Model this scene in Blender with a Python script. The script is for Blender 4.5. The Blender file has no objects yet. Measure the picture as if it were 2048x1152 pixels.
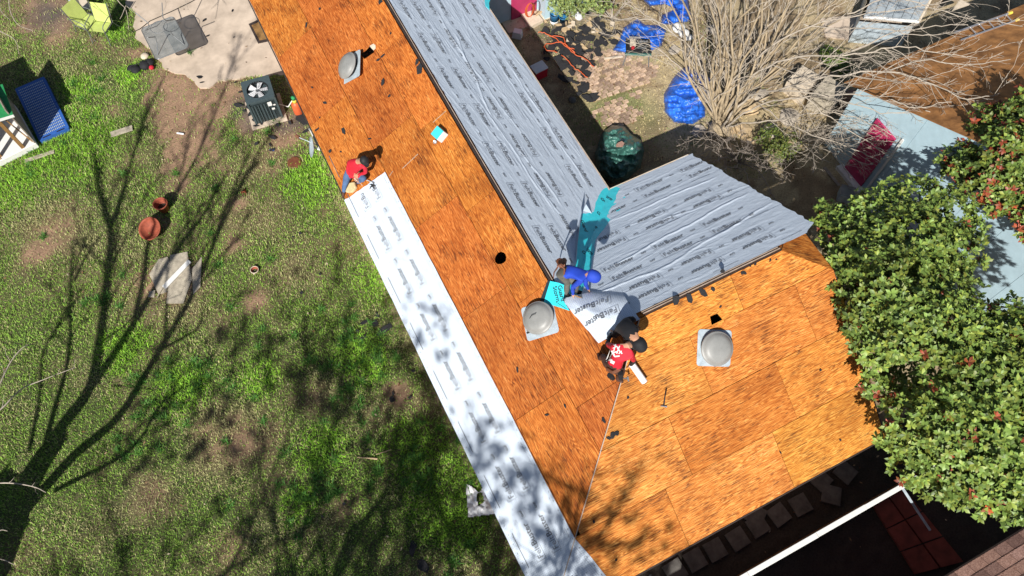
import bpy, math, random
import numpy as np
from mathutils import Vector, Matrix
from mathutils.geometry import tessellate_polygon
R = math.radians
S = bpy.context.scene
COL = S.collection

# ------------------------------------------------------------------ camera
CAMZ = 17.9; TH = 0.4549340; FPX = 1551.116
cd = bpy.data.cameras.new('camera'); cam = bpy.data.objects.new('camera', cd); COL.objects.link(cam)
cam.location = (0, 0, CAMZ); cam.rotation_euler = (TH, 0, 0)
cd.sensor_width = 36; cd.lens = FPX * 36 / 2048; cd.clip_end = 2000; cd.clip_start = .1
S.camera = cam
# ------------------------------------------------------------------ sun and sky
PSI = 0.466475137
A = Vector((-math.sin(PSI), math.cos(PSI), 0)); B = Vector((math.cos(PSI), math.sin(PSI), 0)); UP = Vector((0, 0, 1))
SH = B * .76 + A * .90                       # where a shadow falls per metre of height
sund = (UP - SH).normalized()                # towards the sun
w = bpy.data.worlds.new('World'); S.world = w; w.use_nodes = True
nt = w.node_tree; bg = nt.nodes['Background']
sky = nt.nodes.new('ShaderNodeTexSky'); sky.sky_type = 'NISHITA'; sky.sun_disc = False
elev = math.asin(sund.z); sky.sun_elevation = elev
sky.sun_rotation = math.atan2(sund.x, sund.y)
nt.links.new(sky.outputs[0], bg.inputs[0]); bg.inputs[1].default_value = .05
sl = bpy.data.lights.new('sun', 'SUN'); sl.energy = 5.0; sl.angle = R(.53); sl.color = (1, .965, .9)
so = bpy.data.objects.new('sun', sl); COL.objects.link(so); so.location = (-10, -15, 30)
so.rotation_euler = sund.to_track_quat('Z', 'Y').to_euler()
S.view_settings.view_transform = 'Standard'; S.view_settings.look = 'None'
S.view_settings.gamma = 1; S.view_settings.exposure = 0.32; S.view_settings.use_curve_mapping = False

# ------------------------------------------------------------------ measuring helpers
W1 = 5.6317; W2 = 7.6510; K = .56145; ZE = 2.5
O = Vector((.6914, .7217, 0)); A1 = W1 / 2; B2 = W2 / 2
CT, ST = math.cos(TH), math.sin(TH)
def ray(u, v):
    a = u - 1024; b = v - 576
    return Vector((a, -b * CT + FPX * ST, -b * ST - FPX * CT))
def G(u, v, z=0.0):                          # place of a measured point at height z
    d = ray(u, v); t = (z - CAMZ) / d.z
    return Vector((d.x * t, d.y * t, z))
def st(p):
    q = Vector((p[0], p[1], 0)) - O; return q.dot(B), q.dot(A)
def H(s, t, z=0.0):
    q = O + B * s + A * t; return Vector((q.x, q.y, z))
def roofz(s, t):
    return ZE + K * max(min(s, W1 - s, t), min(t, W2 - t, s))
def PT(u, v, h):                             # point h above the roof surface
    d = ray(u, v); lo, hi = .5, 1.1
    for _ in range(40):
        m = (lo + hi) / 2; t = m * (-CAMZ / d.z) ; p = Vector((d.x * t, d.y * t, CAMZ + d.z * t))
        s_, t_ = st(p)
        if p.z - roofz(s_, t_) > h: lo = m
        else: hi = m
    return p
CL = math.sqrt(1 + K * K)
def frame(o, x, y):
    x = x.normalized(); n = x.cross(y).normalized(); y = n.cross(x)
    M = Matrix((x, y, n)).transposed().to_4x4(); M.translation = o; return M
# plane frames: local x along the eave, local y up the slope, z out of the plane
FL = frame(H(0, 0, ZE), -A, B + UP * K)
FR = frame(H(W1, 0, ZE), A, -B + UP * K)
FS = frame(H(0, 0, ZE), B, A + UP * K)
FN = frame(H(0, W2, ZE), -B, -A + UP * K)
def on(F, u, v):                              # measured point -> local coordinates of a plane
    n = F.col[2].xyz; o = F.translation; c = Vector((0, 0, CAMZ)); d = ray(u, v)
    t = (o - c).dot(n) / d.dot(n); return F.inverted() @ (c + d * t)
def fr(F, u, v, u2, v2):                      # frame lying on plane F at a point, x towards a second point
    a = on(F, u, v); b = on(F, u2, v2); x = b - a; x.z = 0; x.normalize()
    M = Matrix((x, Vector((0, 0, 1)).cross(x), Vector((0, 0, 1)))).transposed().to_4x4(); M.translation = a
    return F @ M
def gfr(u, v, u2, v2, z=0.0):
    a = G(u, v, z); b = G(u2, v2, z); return frame(a, b - a, Vector((-(b - a).y, (b - a).x, 0)))

# ------------------------------------------------------------------ numpy value noise
def _h(ix, iy, seed):
    n = (ix.astype(np.int64) * 374761393 + iy.astype(np.int64) * 668265263 + seed * 974711) & 0x7fffffff
    n = ((n ^ (n >> 13)) * 1274126177) & 0x7fffffff
    return ((n ^ (n >> 16)) & 0xffff) / 65535.0
def vn(x, y, seed=0):
    x = np.asarray(x, float); y = np.asarray(y, float)
    ix = np.floor(x); iy = np.floor(y); fx = x - ix; fy = y - iy
    fx = fx * fx * (3 - 2 * fx); fy = fy * fy * (3 - 2 * fy)
    a = _h(ix, iy, seed); b = _h(ix + 1, iy, seed); c = _h(ix, iy + 1, seed); d = _h(ix + 1, iy + 1, seed)
    return (a * (1 - fx) + b * fx) * (1 - fy) + (c * (1 - fx) + d * fx) * fy
def fbm(x, y, seed=0, o=4):
    r = 0; amp = .5; tot = 0
    for i in range(o):
        r = r + amp * vn(x * 2 ** i, y * 2 ** i, seed + i * 17); tot += amp; amp *= .5
    return r / tot

# ------------------------------------------------------------------ mesh helpers
class MB:
    def __init__(s, M=None): s.v = []; s.f = []; s.m = []; s.M = M or Matrix(); s.mi = 0
    def add(s, vs, fs, M=None):
        T = s.M @ M if M is not None else s.M; b = len(s.v)
        s.v += [T @ Vector(v) for v in vs]
        for f in fs: s.f.append(tuple(i + b for i in f)); s.m.append(s.mi)
        return s
    def box(s, c, d, M=None, taper=1.0):
        x, y, z = d[0] / 2, d[1] / 2, d[2] / 2; t = taper; c = Vector(c)
        vs = [(-x, -y, -z), (x, -y, -z), (x, y, -z), (-x, y, -z), (-x * t, -y * t, z), (x * t, -y * t, z), (x * t, y * t, z), (-x * t, y * t, z)]
        return s.add([Vector(v) + c for v in vs], [(3, 2, 1, 0), (4, 5, 6, 7), (0, 1, 5, 4), (1, 2, 6, 5), (2, 3, 7, 6), (3, 0, 4, 7)], M)
    def lathe(s, prof, n=24, c=(0, 0, 0), M=None, sx=1, sy=1, cap=True):
        c = Vector(c); vs = []; fs = []
        for r, z in prof:
            for i in range(n):
                a = 2 * math.pi * i / n; vs.append(c + Vector((r * math.cos(a) * sx, r * math.sin(a) * sy, z)))
        for j in range(len(prof) - 1):
            for i in range(n):
                k = (i + 1) % n; fs.append((j * n + i, j * n + k, (j + 1) * n + k, (j + 1) * n + i))
        if cap and prof[0][0] > 1e-4: fs.append(tuple(range(n - 1, -1, -1)))
        if cap and prof[-1][0] > 1e-4: fs.append(tuple((len(prof) - 1) * n + i for i in range(n)))
        return s.add(vs, fs, M)
    def tube(s, pts, rad, n=6, M=None):
        pts = [Vector(p) for p in pts]
        if not hasattr(rad, '__len__'): rad = [rad] * len(pts)
        vs = []; fs = []; u = None
        for i, p in enumerate(pts):
            d = (pts[min(i + 1, len(pts) - 1)] - pts[max(i - 1, 0)])
            if d.length < 1e-9: d = Vector((0, 0, 1))
            d.normalize()
            if u is None: u = d.orthogonal().normalized()
            u = (u - d * u.dot(d)); u = u.normalized() if u.length > 1e-6 else d.orthogonal().normalized()
            w_ = d.cross(u)
            for j in range(n):
                a = 2 * math.pi * j / n; vs.append(p + (u * math.cos(a) + w_ * math.sin(a)) * rad[i])
        for i in range(len(pts) - 1):
            for j in range(n):
                k = (j + 1) % n; fs.append((i * n + j, i * n + k, (i + 1) * n + k, (i + 1) * n + j))
        fs.append(tuple(range(n - 1, -1, -1))); fs.append(tuple((len(pts) - 1) * n + j for j in range(n)))
        return s.add(vs, fs, M)
    def prism(s, poly, z0, z1, M=None, holes=()):
        loops = [list(poly)] + [list(h) for h in holes]
        flat = [Vector((p[0], p[1], 0)) for l in loops for p in l]; n = len(flat)
        tris = tessellate_polygon([[Vector((p[0], p[1], 0)) for p in l] for l in loops])
        vs = [Vector((p.x, p.y, z0)) for p in flat] + [Vector((p.x, p.y, z1)) for p in flat]; fs = []
        for t in tris:
            a, b, c = t; nr = (flat[b] - flat[a]).cross(flat[c] - flat[a]).z
            if nr < 0: a, c = c, a
            fs.append((c, b, a)); fs.append((a + n, b + n, c + n))
        o = 0
        for li, l in enumerate(loops):
            m = len(l)
            for i in range(m):
                j = (i + 1) % m; fs.append((o + i, o + j, o + j + n, o + i + n))
            o += m
        return s.add(vs, fs, M)
WM = {}
def wm(o): return WM.get(o.name, Matrix())
def mesh_obj(name, me, mats, parent=None, smooth=False):
    o = bpy.data.objects.new(name, me); COL.objects.link(o)
    if mats is not None:
        for m in (mats if isinstance(mats, (list, tuple)) else [mats]): me.materials.append(m)
    if smooth: me.polygons.foreach_set('use_smooth', [True] * len(me.polygons))
    if parent is not None: o.parent = parent; WM[o.name] = wm(parent)
    return o
def build(name, mb, mats, parent=None, smooth=False, label=None, cat=None, group=None, kind=None, bevel=0, recalc=True):
    inv = wm(parent).inverted() if parent is not None else Matrix()
    if parent is None and mb.v:              # a top-level mesh gets its origin at its own base
        mn = Vector((sum(v.x for v in mb.v) / len(mb.v), sum(v.y for v in mb.v) / len(mb.v), min(v.z for v in mb.v)))
        loc = Matrix.Translation(mn); inv = loc.inverted()
    me = bpy.data.meshes.new(name); me.from_pydata([inv @ v for v in mb.v], [], mb.f)
    if recalc:
        import bmesh
        bm = bmesh.new(); bm.from_mesh(me); bmesh.ops.recalc_face_normals(bm, faces=bm.faces)
        if bevel: bmesh.ops.bevel(bm, geom=[e for e in bm.edges if len(e.link_faces) == 2 and e.calc_face_angle(0) > .6], offset=bevel, segments=1, affect='EDGES')
        bm.to_mesh(me); bm.free()
    else:
        pass
    o = mesh_obj(name, me, mats, parent, smooth)
    if len(me.materials) > 1 and not bevel: me.polygons.foreach_set('material_index', mb.m)
    if parent is None:
        o.location = loc.translation; WM[o.name] = loc
    tag(o, label, cat, group, kind)
    return o
def tag(o, label=None, cat=None, group=None, kind=None):
    if label: o['label'] = label
    if cat: o['category'] = cat
    if group: o['group'] = group
    if kind: o['kind'] = kind
    return o
def thing(name, label, cat, loc, group=None):
    o = bpy.data.objects.new(name, None); COL.objects.link(o); o.location = loc; o.empty_display_size = .2
    WM[o.name] = Matrix.Translation(Vector(loc)); return tag(o, label, cat, group)
def fast_mesh(name, V, Fc, mats, parent=None, colors=None, per=3, smooth=False):
    me = bpy.data.meshes.new(name); V = np.asarray(V, np.float32); Fc = np.asarray(Fc, np.int32)
    if parent is not None: V = V - np.array(wm(parent).translation, np.float32)
    me.vertices.add(len(V)); me.vertices.foreach_set('co', V.ravel())
    me.loops.add(Fc.size); me.loops.foreach_set('vertex_index', Fc.ravel())
    me.polygons.add(len(Fc)); me.polygons.foreach_set('loop_start', np.arange(0, Fc.size, per, dtype=np.int32))
    try: me.polygons.foreach_set('loop_total', np.full(len(Fc), per, np.int32))
    except Exception: pass
    if colors is not None:
        a = me.color_attributes.new('tint', 'FLOAT_COLOR', 'POINT'); c4 = np.ones((len(V), 4), np.float32); c4[:, :3] = colors
        a.data.foreach_set('color', c4.ravel())
    me.update(calc_edges=True); me.validate()
    return mesh_obj(name, me, mats, parent, smooth)

# ------------------------------------------------------------------ materials
def nodes(name):
    m = bpy.data.materials.new(name); m.use_nodes = True; t = m.node_tree
    return m, t, t.nodes['Principled BSDF']
def N(t, ty, **kw):
    n = t.nodes.new(ty)
    for k, v in kw.items():
        if k in n.inputs: n.inputs[k].default_value = v
        else: setattr(n, k, v)
    return n
def ramp(t, src, stops):
    r = t.nodes.new('ShaderNodeValToRGB'); e = r.color_ramp.elements
    while len(e) < len(stops): e.new(.5)
    for x, (p, c) in zip(e, stops): x.position = p; x.color = (*c, 1)
    t.links.new(src, r.inputs[0]); return r.outputs[0]
def mixc(t, f, a, b, mode='MIX'):
    m = t.nodes.new('ShaderNodeMix'); m.data_type = 'RGBA'; m.blend_type = mode
    for i, x in ((0, f), (6, a), (7, b)):
        if hasattr(x, 'is_linked'): t.links.new(x, m.inputs[i])
        elif i == 0: m.inputs[0].default_value = x
        else: m.inputs[i].default_value = (*x, 1)
    return m.outputs[2]
def bump(t, b, h, strength, dist=.01):
    n = N(t, 'ShaderNodeBump', Strength=strength, Distance=dist); t.links.new(h, n.inputs['Height']); t.links.new(n.outputs[0], b.inputs['Normal'])
def plain(name, c, rough=.6, metal=0, var=.12, scale=14, bmp=.15, spec=None, c2=None):
    m, t, b = nodes(name); tc = N(t, 'ShaderNodeTexCoord')
    n = N(t, 'ShaderNodeTexNoise', Scale=scale, Detail=5.0, Roughness=.6); t.links.new(tc.outputs['Object'], n.inputs['Vector'])
    lo = tuple(x * (1 - var) for x in c); hi = tuple(min(1, x * (1 + var)) for x in (c2 or c))
    t.links.new(ramp(t, n.outputs[0], [(.3, lo), (.7, hi)]), b.inputs['Base Color'])
    b.inputs['Roughness'].default_value = rough; b.inputs['Metallic'].default_value = metal
    if spec is not None: b.inputs['Specular IOR Level'].default_value = spec
    if bmp: bump(t, b, n.outputs[0], bmp, .02)
    return m
def attr_mat(name, rough=.6, spec=.3, trans=0):
    m, t, b = nodes(name); a = N(t, 'ShaderNodeAttribute', attribute_name='tint'); t.links.new(a.outputs[0], b.inputs['Base Color'])
    b.inputs['Roughness'].default_value = rough; b.inputs['Specular IOR Level'].default_value = spec
    return m
def plywood_mat():
    m, t, b = nodes('weathered_plywood'); tc = N(t, 'ShaderNodeTexCoord'); oi = N(t, 'ShaderNodeObjectInfo')
    add = N(t, 'ShaderNodeVectorMath', operation='MULTIPLY_ADD'); t.links.new(tc.outputs['Object'], add.inputs[0])
    add.inputs[1].default_value = (1, 1, 1)
    sc = N(t, 'ShaderNodeMath', operation='MULTIPLY'); t.links.new(oi.outputs['Random'], sc.inputs[0]); sc.inputs[1].default_value = 37.0
    cx = N(t, 'ShaderNodeCombineXYZ'); t.links.new(sc.outputs[0], cx.inputs[0]); t.links.new(sc.outputs[0], cx.inputs[1]); t.links.new(cx.outputs[0], add.inputs[2])
    V = add.outputs[0]
    def mp(scale):
        p = N(t, 'ShaderNodeMapping'); p.inputs['Scale'].default_value = scale; t.links.new(V, p.inputs[0]); return p.outputs[0]
    # flowing veneer figure: rings of a stretched, distorted noise
    n1 = N(t, 'ShaderNodeTexNoise', Scale=1.0, Detail=2.5, Roughness=.55, Distortion=.35); t.links.new(mp((.5, 6.0, 1)), n1.inputs['Vector'])
    mu = N(t, 'ShaderNodeMath', operation='MULTIPLY'); t.links.new(n1.outputs[0], mu.inputs[0]); mu.inputs[1].default_value = 40.0
    pp = N(t, 'ShaderNodeMath', operation='PINGPONG'); t.links.new(mu.outputs[0], pp.inputs[0]); pp.inputs[1].default_value = 1.0
    n2 = N(t, 'ShaderNodeTexNoise', Scale=1.0, Detail=6.0, Roughness=.72); t.links.new(mp((4.5, 80, 1)), n2.inputs['Vector'])
    n3 = N(t, 'ShaderNodeTexNoise', Scale=.9, Detail=5.0, Roughness=.6); t.links.new(V, n3.inputs['Vector'])
    n4 = N(t, 'ShaderNodeTexNoise', Scale=13.0, Detail=3.0, Roughness=.6); t.links.new(mp((.32, 1.9, 1)), n4.inputs['Vector'])
    g = N(t, 'ShaderNodeMath', operation='MULTIPLY_ADD'); t.links.new(pp.outputs[0], g.inputs[0]); g.inputs[1].default_value = .24; t.links.new(n2.outputs[0], g.inputs[2])
    base = ramp(t, g.outputs[0], [(.34, (.075, .018, .004)), (.46, (.29, .076, .012)), (.62, (.47, .15, .024)), (.84, (.76, .35, .09))])
    big = ramp(t, n3.outputs[0], [(.3, (.62, .52, .46)), (.5, (.95, .93, .9)), (.72, (1.18, 1.28, 1.4))])
    c = mixc(t, .8, base, big, 'MULTIPLY')
    fl = ramp(t, n4.outputs[0], [(.62, (0, 0, 0)), (.68, (.9, .9, .9))])
    c = mixc(t, fl, c, (.12, .035, .012))
    # glue and splinter scars, paler
    n5 = N(t, 'ShaderNodeTexNoise', Scale=2.6, Detail=9.0, Roughness=.82); t.links.new(mp((.7, 3.0, 1)), n5.inputs['Vector'])
    sc2 = ramp(t, n5.outputs[0], [(.57, (0, 0, 0)), (.66, (.75, .75, .75))])
    c = mixc(t, sc2, c, (.80, .42, .13))
    n6 = N(t, 'ShaderNodeTexNoise', Scale=1.0, Detail=4.0, Roughness=.7); t.links.new(mp((3.2, 46, 1)), n6.inputs['Vector'])
    n7 = N(t, 'ShaderNodeTexNoise', Scale=1.3, Detail=3.0, Roughness=.6); t.links.new(V, n7.inputs['Vector'])
    q6 = N(t, 'ShaderNodeMath', operation='MULTIPLY_ADD'); t.links.new(n7.outputs[0], q6.inputs[0]); q6.inputs[1].default_value = .5; t.links.new(n6.outputs[0], q6.inputs[2])
    c = mixc(t, ramp(t, q6.outputs[0], [(.80, (0, 0, 0)), (.90, (.85, .85, .85))]), c, (.10, .028, .008))
    c = mixc(t, 1.0, c, oi.outputs['Color'], 'MULTIPLY')
    t.links.new(c, b.inputs['Base Color']); b.inputs['Roughness'].default_value = .75; b.inputs['Specular IOR Level'].default_value = .25
    bump(t, b, g.outputs[0], .55, .006)
    return m
def felt_mat(name, c, grid=.035):
    m, t, b = nodes(name); tc = N(t, 'ShaderNodeTexCoord')
    n = N(t, 'ShaderNodeTexNoise', Scale=9.0, Detail=6.0, Roughness=.65); mp = N(t, 'ShaderNodeMapping'); mp.inputs['Scale'].default_value = (1, 2.6, 1)
    t.links.new(tc.outputs['UV'], mp.inputs[0]); t.links.new(mp.outputs[0], n.inputs['Vector'])
    br = N(t, 'ShaderNodeTexBrick', Scale=1.0); br.offset = 0; br.inputs['Mortar Size'].default_value = .0022
    br.inputs['Brick Width'].default_value = grid; br.inputs['Row Height'].default_value = grid
    br.inputs['Color1'].default_value = (*c, 1); br.inputs['Color2'].default_value = (*c, 1); br.inputs['Mortar'].default_value = (c[0] * .62, c[1] * .64, c[2] * .67, 1)
    t.links.new(tc.outputs['UV'], br.inputs['Vector'])
    v = ramp(t, n.outputs[0], [(.3, (.88, .88, .89)), (.7, (1, 1, 1))])
    t.links.new(mixc(t, 1, br.outputs[0], v, 'MULTIPLY'), b.inputs['Base Color']); b.inputs['Roughness'].default_value = .5
    b.inputs['Specular IOR Level'].default_value = .35
    bump(t, b, n.outputs[0], .5, .012)
    return m
M = {}
def pm(k, *a, **kw): M[k] = plain(k, *a, **kw)
M['ply'] = plywood_mat()
M['felt'] = felt_mat('woven_underlayment', (.69, .77, .87)); M['feltw'] = M['felt']
pm('print_dark', (.16, .17, .19), .7, var=.05, bmp=0); pm('print_light', (.24, .255, .285), .7, var=.05, bmp=0)
pm('teal', (.045, .70, .80), .35, var=.12, scale=6, bmp=.4, spec=.5)
pm('black_print', (.012, .03, .04), .6, bmp=0)
pm('roof_metal', (.27, .27, .26), .45, metal=0, var=.16, scale=3.5, bmp=.12); pm('galv', (.52, .60, .66), .35, metal=.25, var=.2, scale=8)
pm('black', (.012, .012, .014), .7, var=.4, scale=8); pm('shingle_black', (.022, .022, .025), .9, var=.5, scale=60, bmp=.6)
pm('tan_trim', (.42, .32, .25), .6, var=.25, scale=6); pm('dark_trim', (.05, .035, .03), .6, var=.3)
pm('wall', (.30, .20, .16), .9, var=.3); pm('concrete', (.50, .40, .31), .9, var=.16, scale=2.0, c2=(.58, .47, .37), bmp=.2)
pm('concrete_grey', (.36, .34, .31), .9, var=.25, scale=7, bmp=.4)
pm('shaded_slab', (.13, .12, .11), .95, var=.35, scale=6); pm('weathered_wood', (.40, .35, .27), .85, var=.3, scale=9, bmp=.5); pm('new_wood', (.52, .38, .22), .75, var=.2, scale=7)  # alley slabs: grey darkened to carry the alley's shade
pm('stud_brown', (.28, .15, .05), .75, var=.25, scale=7); pm('white', (.78, .77, .74), .6, var=.06); pm('white_plastic', (.82, .82, .84), .4, var=.04)
pm('terracotta', (.30, .07, .035), .75, var=.3, scale=12); pm('soil', (.05, .035, .024), .95, var=.5, scale=25, bmp=.8)
pm('blue_plastic', (.035, .12, .42), .4, var=.15); pm('green_roof', (.02, .26, .08), .7, var=.2); pm('lime_sling', (.50, .58, .16), .7, var=.12, scale=5)
pm('steel_grey', (.22, .23, .24), .4, metal=.4); pm('ac_green', (.075, .105, .115), .45, metal=.2, var=.15); pm('silver', (.6, .6, .62), .3, metal=.7)
pm('tarp_blue', (.025, .15, .66), .40, var=.45, scale=3, bmp=.3, spec=.7); pm('tarp_green', (.05, .15, .125), .32, var=.3, scale=4, bmp=.3, spec=.6)
pm('red', (.55, .012, .03), .7, var=.1); pm('skin', (.50, .26, .16), .55, var=.08); pm('denim', (.07, .13, .26), .85, var=.35, scale=6)
pm('blue_cloth', (.015, .06, .50), .75, var=.15, scale=6); pm('black_cloth', (.012, .012, .015), .8, var=.3, scale=8); pm('grey_trouser', (.12, .115, .10), .85, var=.2)
pm('leather', (.16, .055, .025), .6, var=.3); pm('cyan_paint', (.06, .62, .66), .45, var=.05); pm('orange_cord', (.62, .12, .04), .5, var=.1)
pm('light_blue_wall', (.46, .62, .70), .75, var=.08, scale=3); pm('maroon', (.46, .035, .12), .55, var=.15, scale=3)
pm('brown_roof', (.30, .125, .035), .85, var=.4, scale=3, bmp=.4, c2=(.42, .19, .06)); pm('red_paint', (.22, .055, .035), .8, var=.35, scale=4)
pm('tab', (.28, .15, .12), .95, var=.4, scale=50, bmp=.5, c2=(.34, .22, .19)); pm('paver', (.40, .27, .20), .9, var=.3, scale=12, c2=(.46, .36, .28), bmp=.5)
pm('bark', (.34, .265, .17), .9, var=.35, scale=7, bmp=.6); pm('bark_pale', (.40, .345, .28), .9, var=.25, scale=9); pm('bark_grey', (.30, .25, .21), .9, var=.35, scale=8)
pm('bark_dark', (.10, .08, .06), .9, var=.4, scale=5, bmp=.6); pm('foam', (.60, .46, .25), .9, var=.2, scale=20); pm('grey_roof', (.30, .34, .37), .5, var=.2, scale=3)
pm('deep_blue_side', (.02, .05, .2), .5); pm('boots', (.07, .03, .02), .7, var=.4); pm('yellow', (.8, .6, .08), .5); pm('blue_bucket', (.02, .14, .30), .4)
pm('glove_red', (.5, .03, .04), .5); pm('cream', (.62, .52, .40), .7); pm('brick', (.40, .26, .20), .9, var=.3, scale=9)
for k_ in ('paver', 'tab', 'brick'):
    t_ = M[k_].node_tree; b_ = t_.nodes['Principled BSDF']; oi_ = t_.nodes.new('ShaderNodeObjectInfo'); src = b_.inputs['Base Color'].links[0].from_socket
    t_.links.new(mixc(t_, 1, src, ramp(t_, oi_.outputs['Random'], [(0, (.55, .5, .48)), (.4, (.9, .85, .8)), (.75, (1.2, 1.12, 1.0)), (1, (1.35, 1.3, 1.25))]), 'MULTIPLY'), b_.inputs['Base Color'])
M['grass'] = attr_mat('grass_blades', .6, .25); M['leaf'] = attr_mat('glossy_leaves', .48, .38); M['straw'] = attr_mat('debris', .8, .2)
def glass_mat():
    m, t, b = nodes('smoked_glass'); b.inputs['Base Color'].default_value = (.62, .66, .66, 1); b.inputs['Roughness'].default_value = .25
    b.inputs['Transmission Weight'].default_value = .0; b.inputs['Alpha'].default_value = .62
    tc = N(t, 'ShaderNodeTexCoord'); n = N(t, 'ShaderNodeTexNoise', Scale=4.0, Detail=4.0); t.links.new(tc.outputs['Object'], n.inputs['Vector'])
    t.links.new(ramp(t, n.outputs[0], [(.3, (.20, .22, .22)), (.7, (.36, .37, .36))]), b.inputs['Base Color'])
    return m
M['glass'] = glass_mat()
rnd = random.Random(7); nr = np.random.default_rng(7)

# ================================================================== THE GROUND
def axis(lo, hi, step, far):
    c = list(np.arange(lo, hi + step, step)); out = [hi + step + (far - hi) * f for f in (.01, .04, .12, .35, 1)]
    return np.array([lo - (far - hi) * f for f in (1, .35, .12, .04, .01)] + c + out)
gx = axis(-18, 18, .14, 260); gy = axis(-1, 21, .14, 260)
X, Y = np.meshgrid(gx, gy); X = X.ravel(); Y = Y.ravel()
def inpoly(x, y, poly):
    r = np.zeros(len(x), bool); n = len(poly)
    for i in range(n):
        x1, y1 = poly[i][:2]; x2, y2 = poly[(i + 1) % n][:2]
        c = ((y1 > y) != (y2 > y)) & (x < (x2 - x1) * (y - y1) / ((y2 - y1) or 1e-9) + x1); r ^= c
    return r
def gpoly(*px): return [G(*p) for p in px]
# bare earth patches: (u, v, radius m, strength)
DIRT = [(330, 150, 1.0, .8), (360, 200, 1.1, .95), (420, 190, 1.0, .9), (340, 250, .8, .8), (400, 260, 1.0, .9), (370, 310, .9, .9), (350, 360, .7, .7), (430, 330, .5, .6),
        (300, 100, .7, .7), (250, 110, .6, .5), (110, 40, 1.2, .9), (60, 10, 1.4, .6), (200, 90, .6, .5), (470, 190, .7, .7), (500, 245, .6, .8), (570, 265, .6, .8), (440, 110, .5, .8),
        (330, 450, .4, .5), (470, 480, .5, .55), (480, 410, .35, .6), (510, 600, .4, .7), (795, 785, .33, 1.1), (590, 325, .3, .8), (90, 480, .8, .55), (130, 430, .8, .45), (60, 520, .6, .45),
        (230, 220, .4, .6), (440, 640, .6, .4), (520, 870, .9, .5), (430, 900, .8, .45), (300, 1000, .8, .4), (620, 800, .6, .45), (560, 960, .7, .35), (420, 830, .6, .4), (690, 1010, .4, .4),
        (300, 560, .5, .5), (350, 560, .7, .8), (700, 500, .3, .2), (540, 330, .5, .3), (640, 420, .35, .4), (720, 440, .3, .3), (460, 1090, .6, .4), (790, 930, .5, .3)]
GREEN = [(130, 290, 1.6), (60, 340, 1.5), (720, 720, .8), (630, 350, .9), (640, 900, .7), (600, 1010, .5), (230, 70, .4), (830, 900, .9), (250, 700, .8), (900, 1000, 1.2), (360, 780, .8), (520, 760, .6), (620, 370, .9), (760, 560, .8), (100, 250, .8), (160, 180, .7), (260, 150, .5)]
PATIO = gpoly((250, -60), (268, 78), (330, 130), (400, 172), (470, 160), (545, 150), (620, 150), (640, -60))
_e = []
for i_ in range(len(PATIO)):                  # broken, soil-covered edge
    a_, b_ = PATIO[i_], PATIO[(i_ + 1) % len(PATIO)]; k_n = max(1, int((b_ - a_).length / .12)); nn0 = Vector((-(b_ - a_).y, (b_ - a_).x, 0)).normalized()
    for k_ in range(k_n): p_ = a_.lerp(b_, k_ / k_n); _e.append(p_ + nn0 * (float(fbm(np.array([p_.x * 2.2]), np.array([p_.y * 2.2]), 91)[0]) - .5) * (.55 if p_.y < 19 else 0))
PATIO = _e
def grass_density(x, y):
    d = 1.0 - .34 * np.clip((fbm(x * .55, y * .55, 3) - .47) * 3.4, 0, 1) - .2 * np.clip((fbm(x * 2.1, y * 2.1, 31) - .5) * 3, 0, 1)
    for u, v, r, s_ in DIRT:
        p = G(u, v); q = np.hypot(x - p.x, y - p.y) / (r * .85) + (fbm(x * 3, y * 3, 9) - .5) * 1.3
        d -= 1.1 * s_ * np.clip(1.25 - q, 0, 1)
    for u, v, r in GREEN:
        p = G(u, v); q = np.hypot(x - p.x, y - p.y) / r; d += .35 * np.clip(1.2 - q, 0, 1)
    d[inpoly(x, y, PATIO)] = 0
    return np.clip(d, 0, 1)
def s_of(x, y): return (x - O.x) * B.x + (y - O.y) * B.y
def t_of(x, y): return (x - O.x) * A.x + (y - O.y) * A.y
gd = grass_density(X, Y); ss = s_of(X, Y); tt = t_of(X, Y)
court = (ss > 0) & ((tt > -3) | (ss > 4))
n_a = fbm(X * 1.3, Y * 1.3, 5)[:, None]; n_b = fbm(X * 6, Y * 6, 6)[:, None]
soil = np.array([.34, .215, .135]) * (.65 + .75 * n_b); dark = np.array([.08, .092, .032]) * (.6 + .9 * n_b)
colr = soil * (1 - gd[:, None]) + dark * gd[:, None]
cc = np.where(n_a > .47, np.array([.44, .35, .21]), np.array([.30, .22, .13])) * (.55 + .9 * n_b)
colr = np.where(court[:, None], cc, colr)
for u, v, r0_ in [(490, 215, .55), (505, 245, .45), (610, 240, .5), (560, 250, .5), (1150, 90, 1.3), (1110, 60, .8), (100, 30, .9)]:
    p_ = G(u, v); k_ = np.clip(1.2 - np.hypot(X - p_.x, Y - p_.y) / r0_ - .6 * (fbm(X * 4, Y * 4, 66) - .5), 0, 1)[:, None] * .8; colr = colr * (1 - k_) + np.array([.085, .08, .078]) * (.5 + n_b) * k_
p_ = [G(*q_) for q_ in ((1230, 205), (1290, 235), (1190, 215), (1260, 200))]
for q_ in p_:
    k_ = np.clip(1.1 - np.hypot(X - q_.x, Y - q_.y) / .8, 0, 1)[:, None] * .5; colr = colr * (1 - k_) + np.array([.12, .17, .04]) * k_
al_ = (tt < .3) & (ss > .2) & (ss < 14) & (tt > -4); colr = np.where(al_[:, None], np.array([.055, .045, .036]) * (.5 + n_b), colr)  # alley shade put into the ground colour
bump_z = (fbm(X * 2.2, Y * 2.2, 8) - .5) * .05
bump_z[inpoly(X, Y, PATIO)] = -.05; bump_z = np.where((np.abs(X) > 18) | (Y < -1) | (Y > 21), -.02, bump_z)
nx, ny = len(gx), len(gy); idx = np.arange(nx * ny).reshape(ny, nx)
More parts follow.
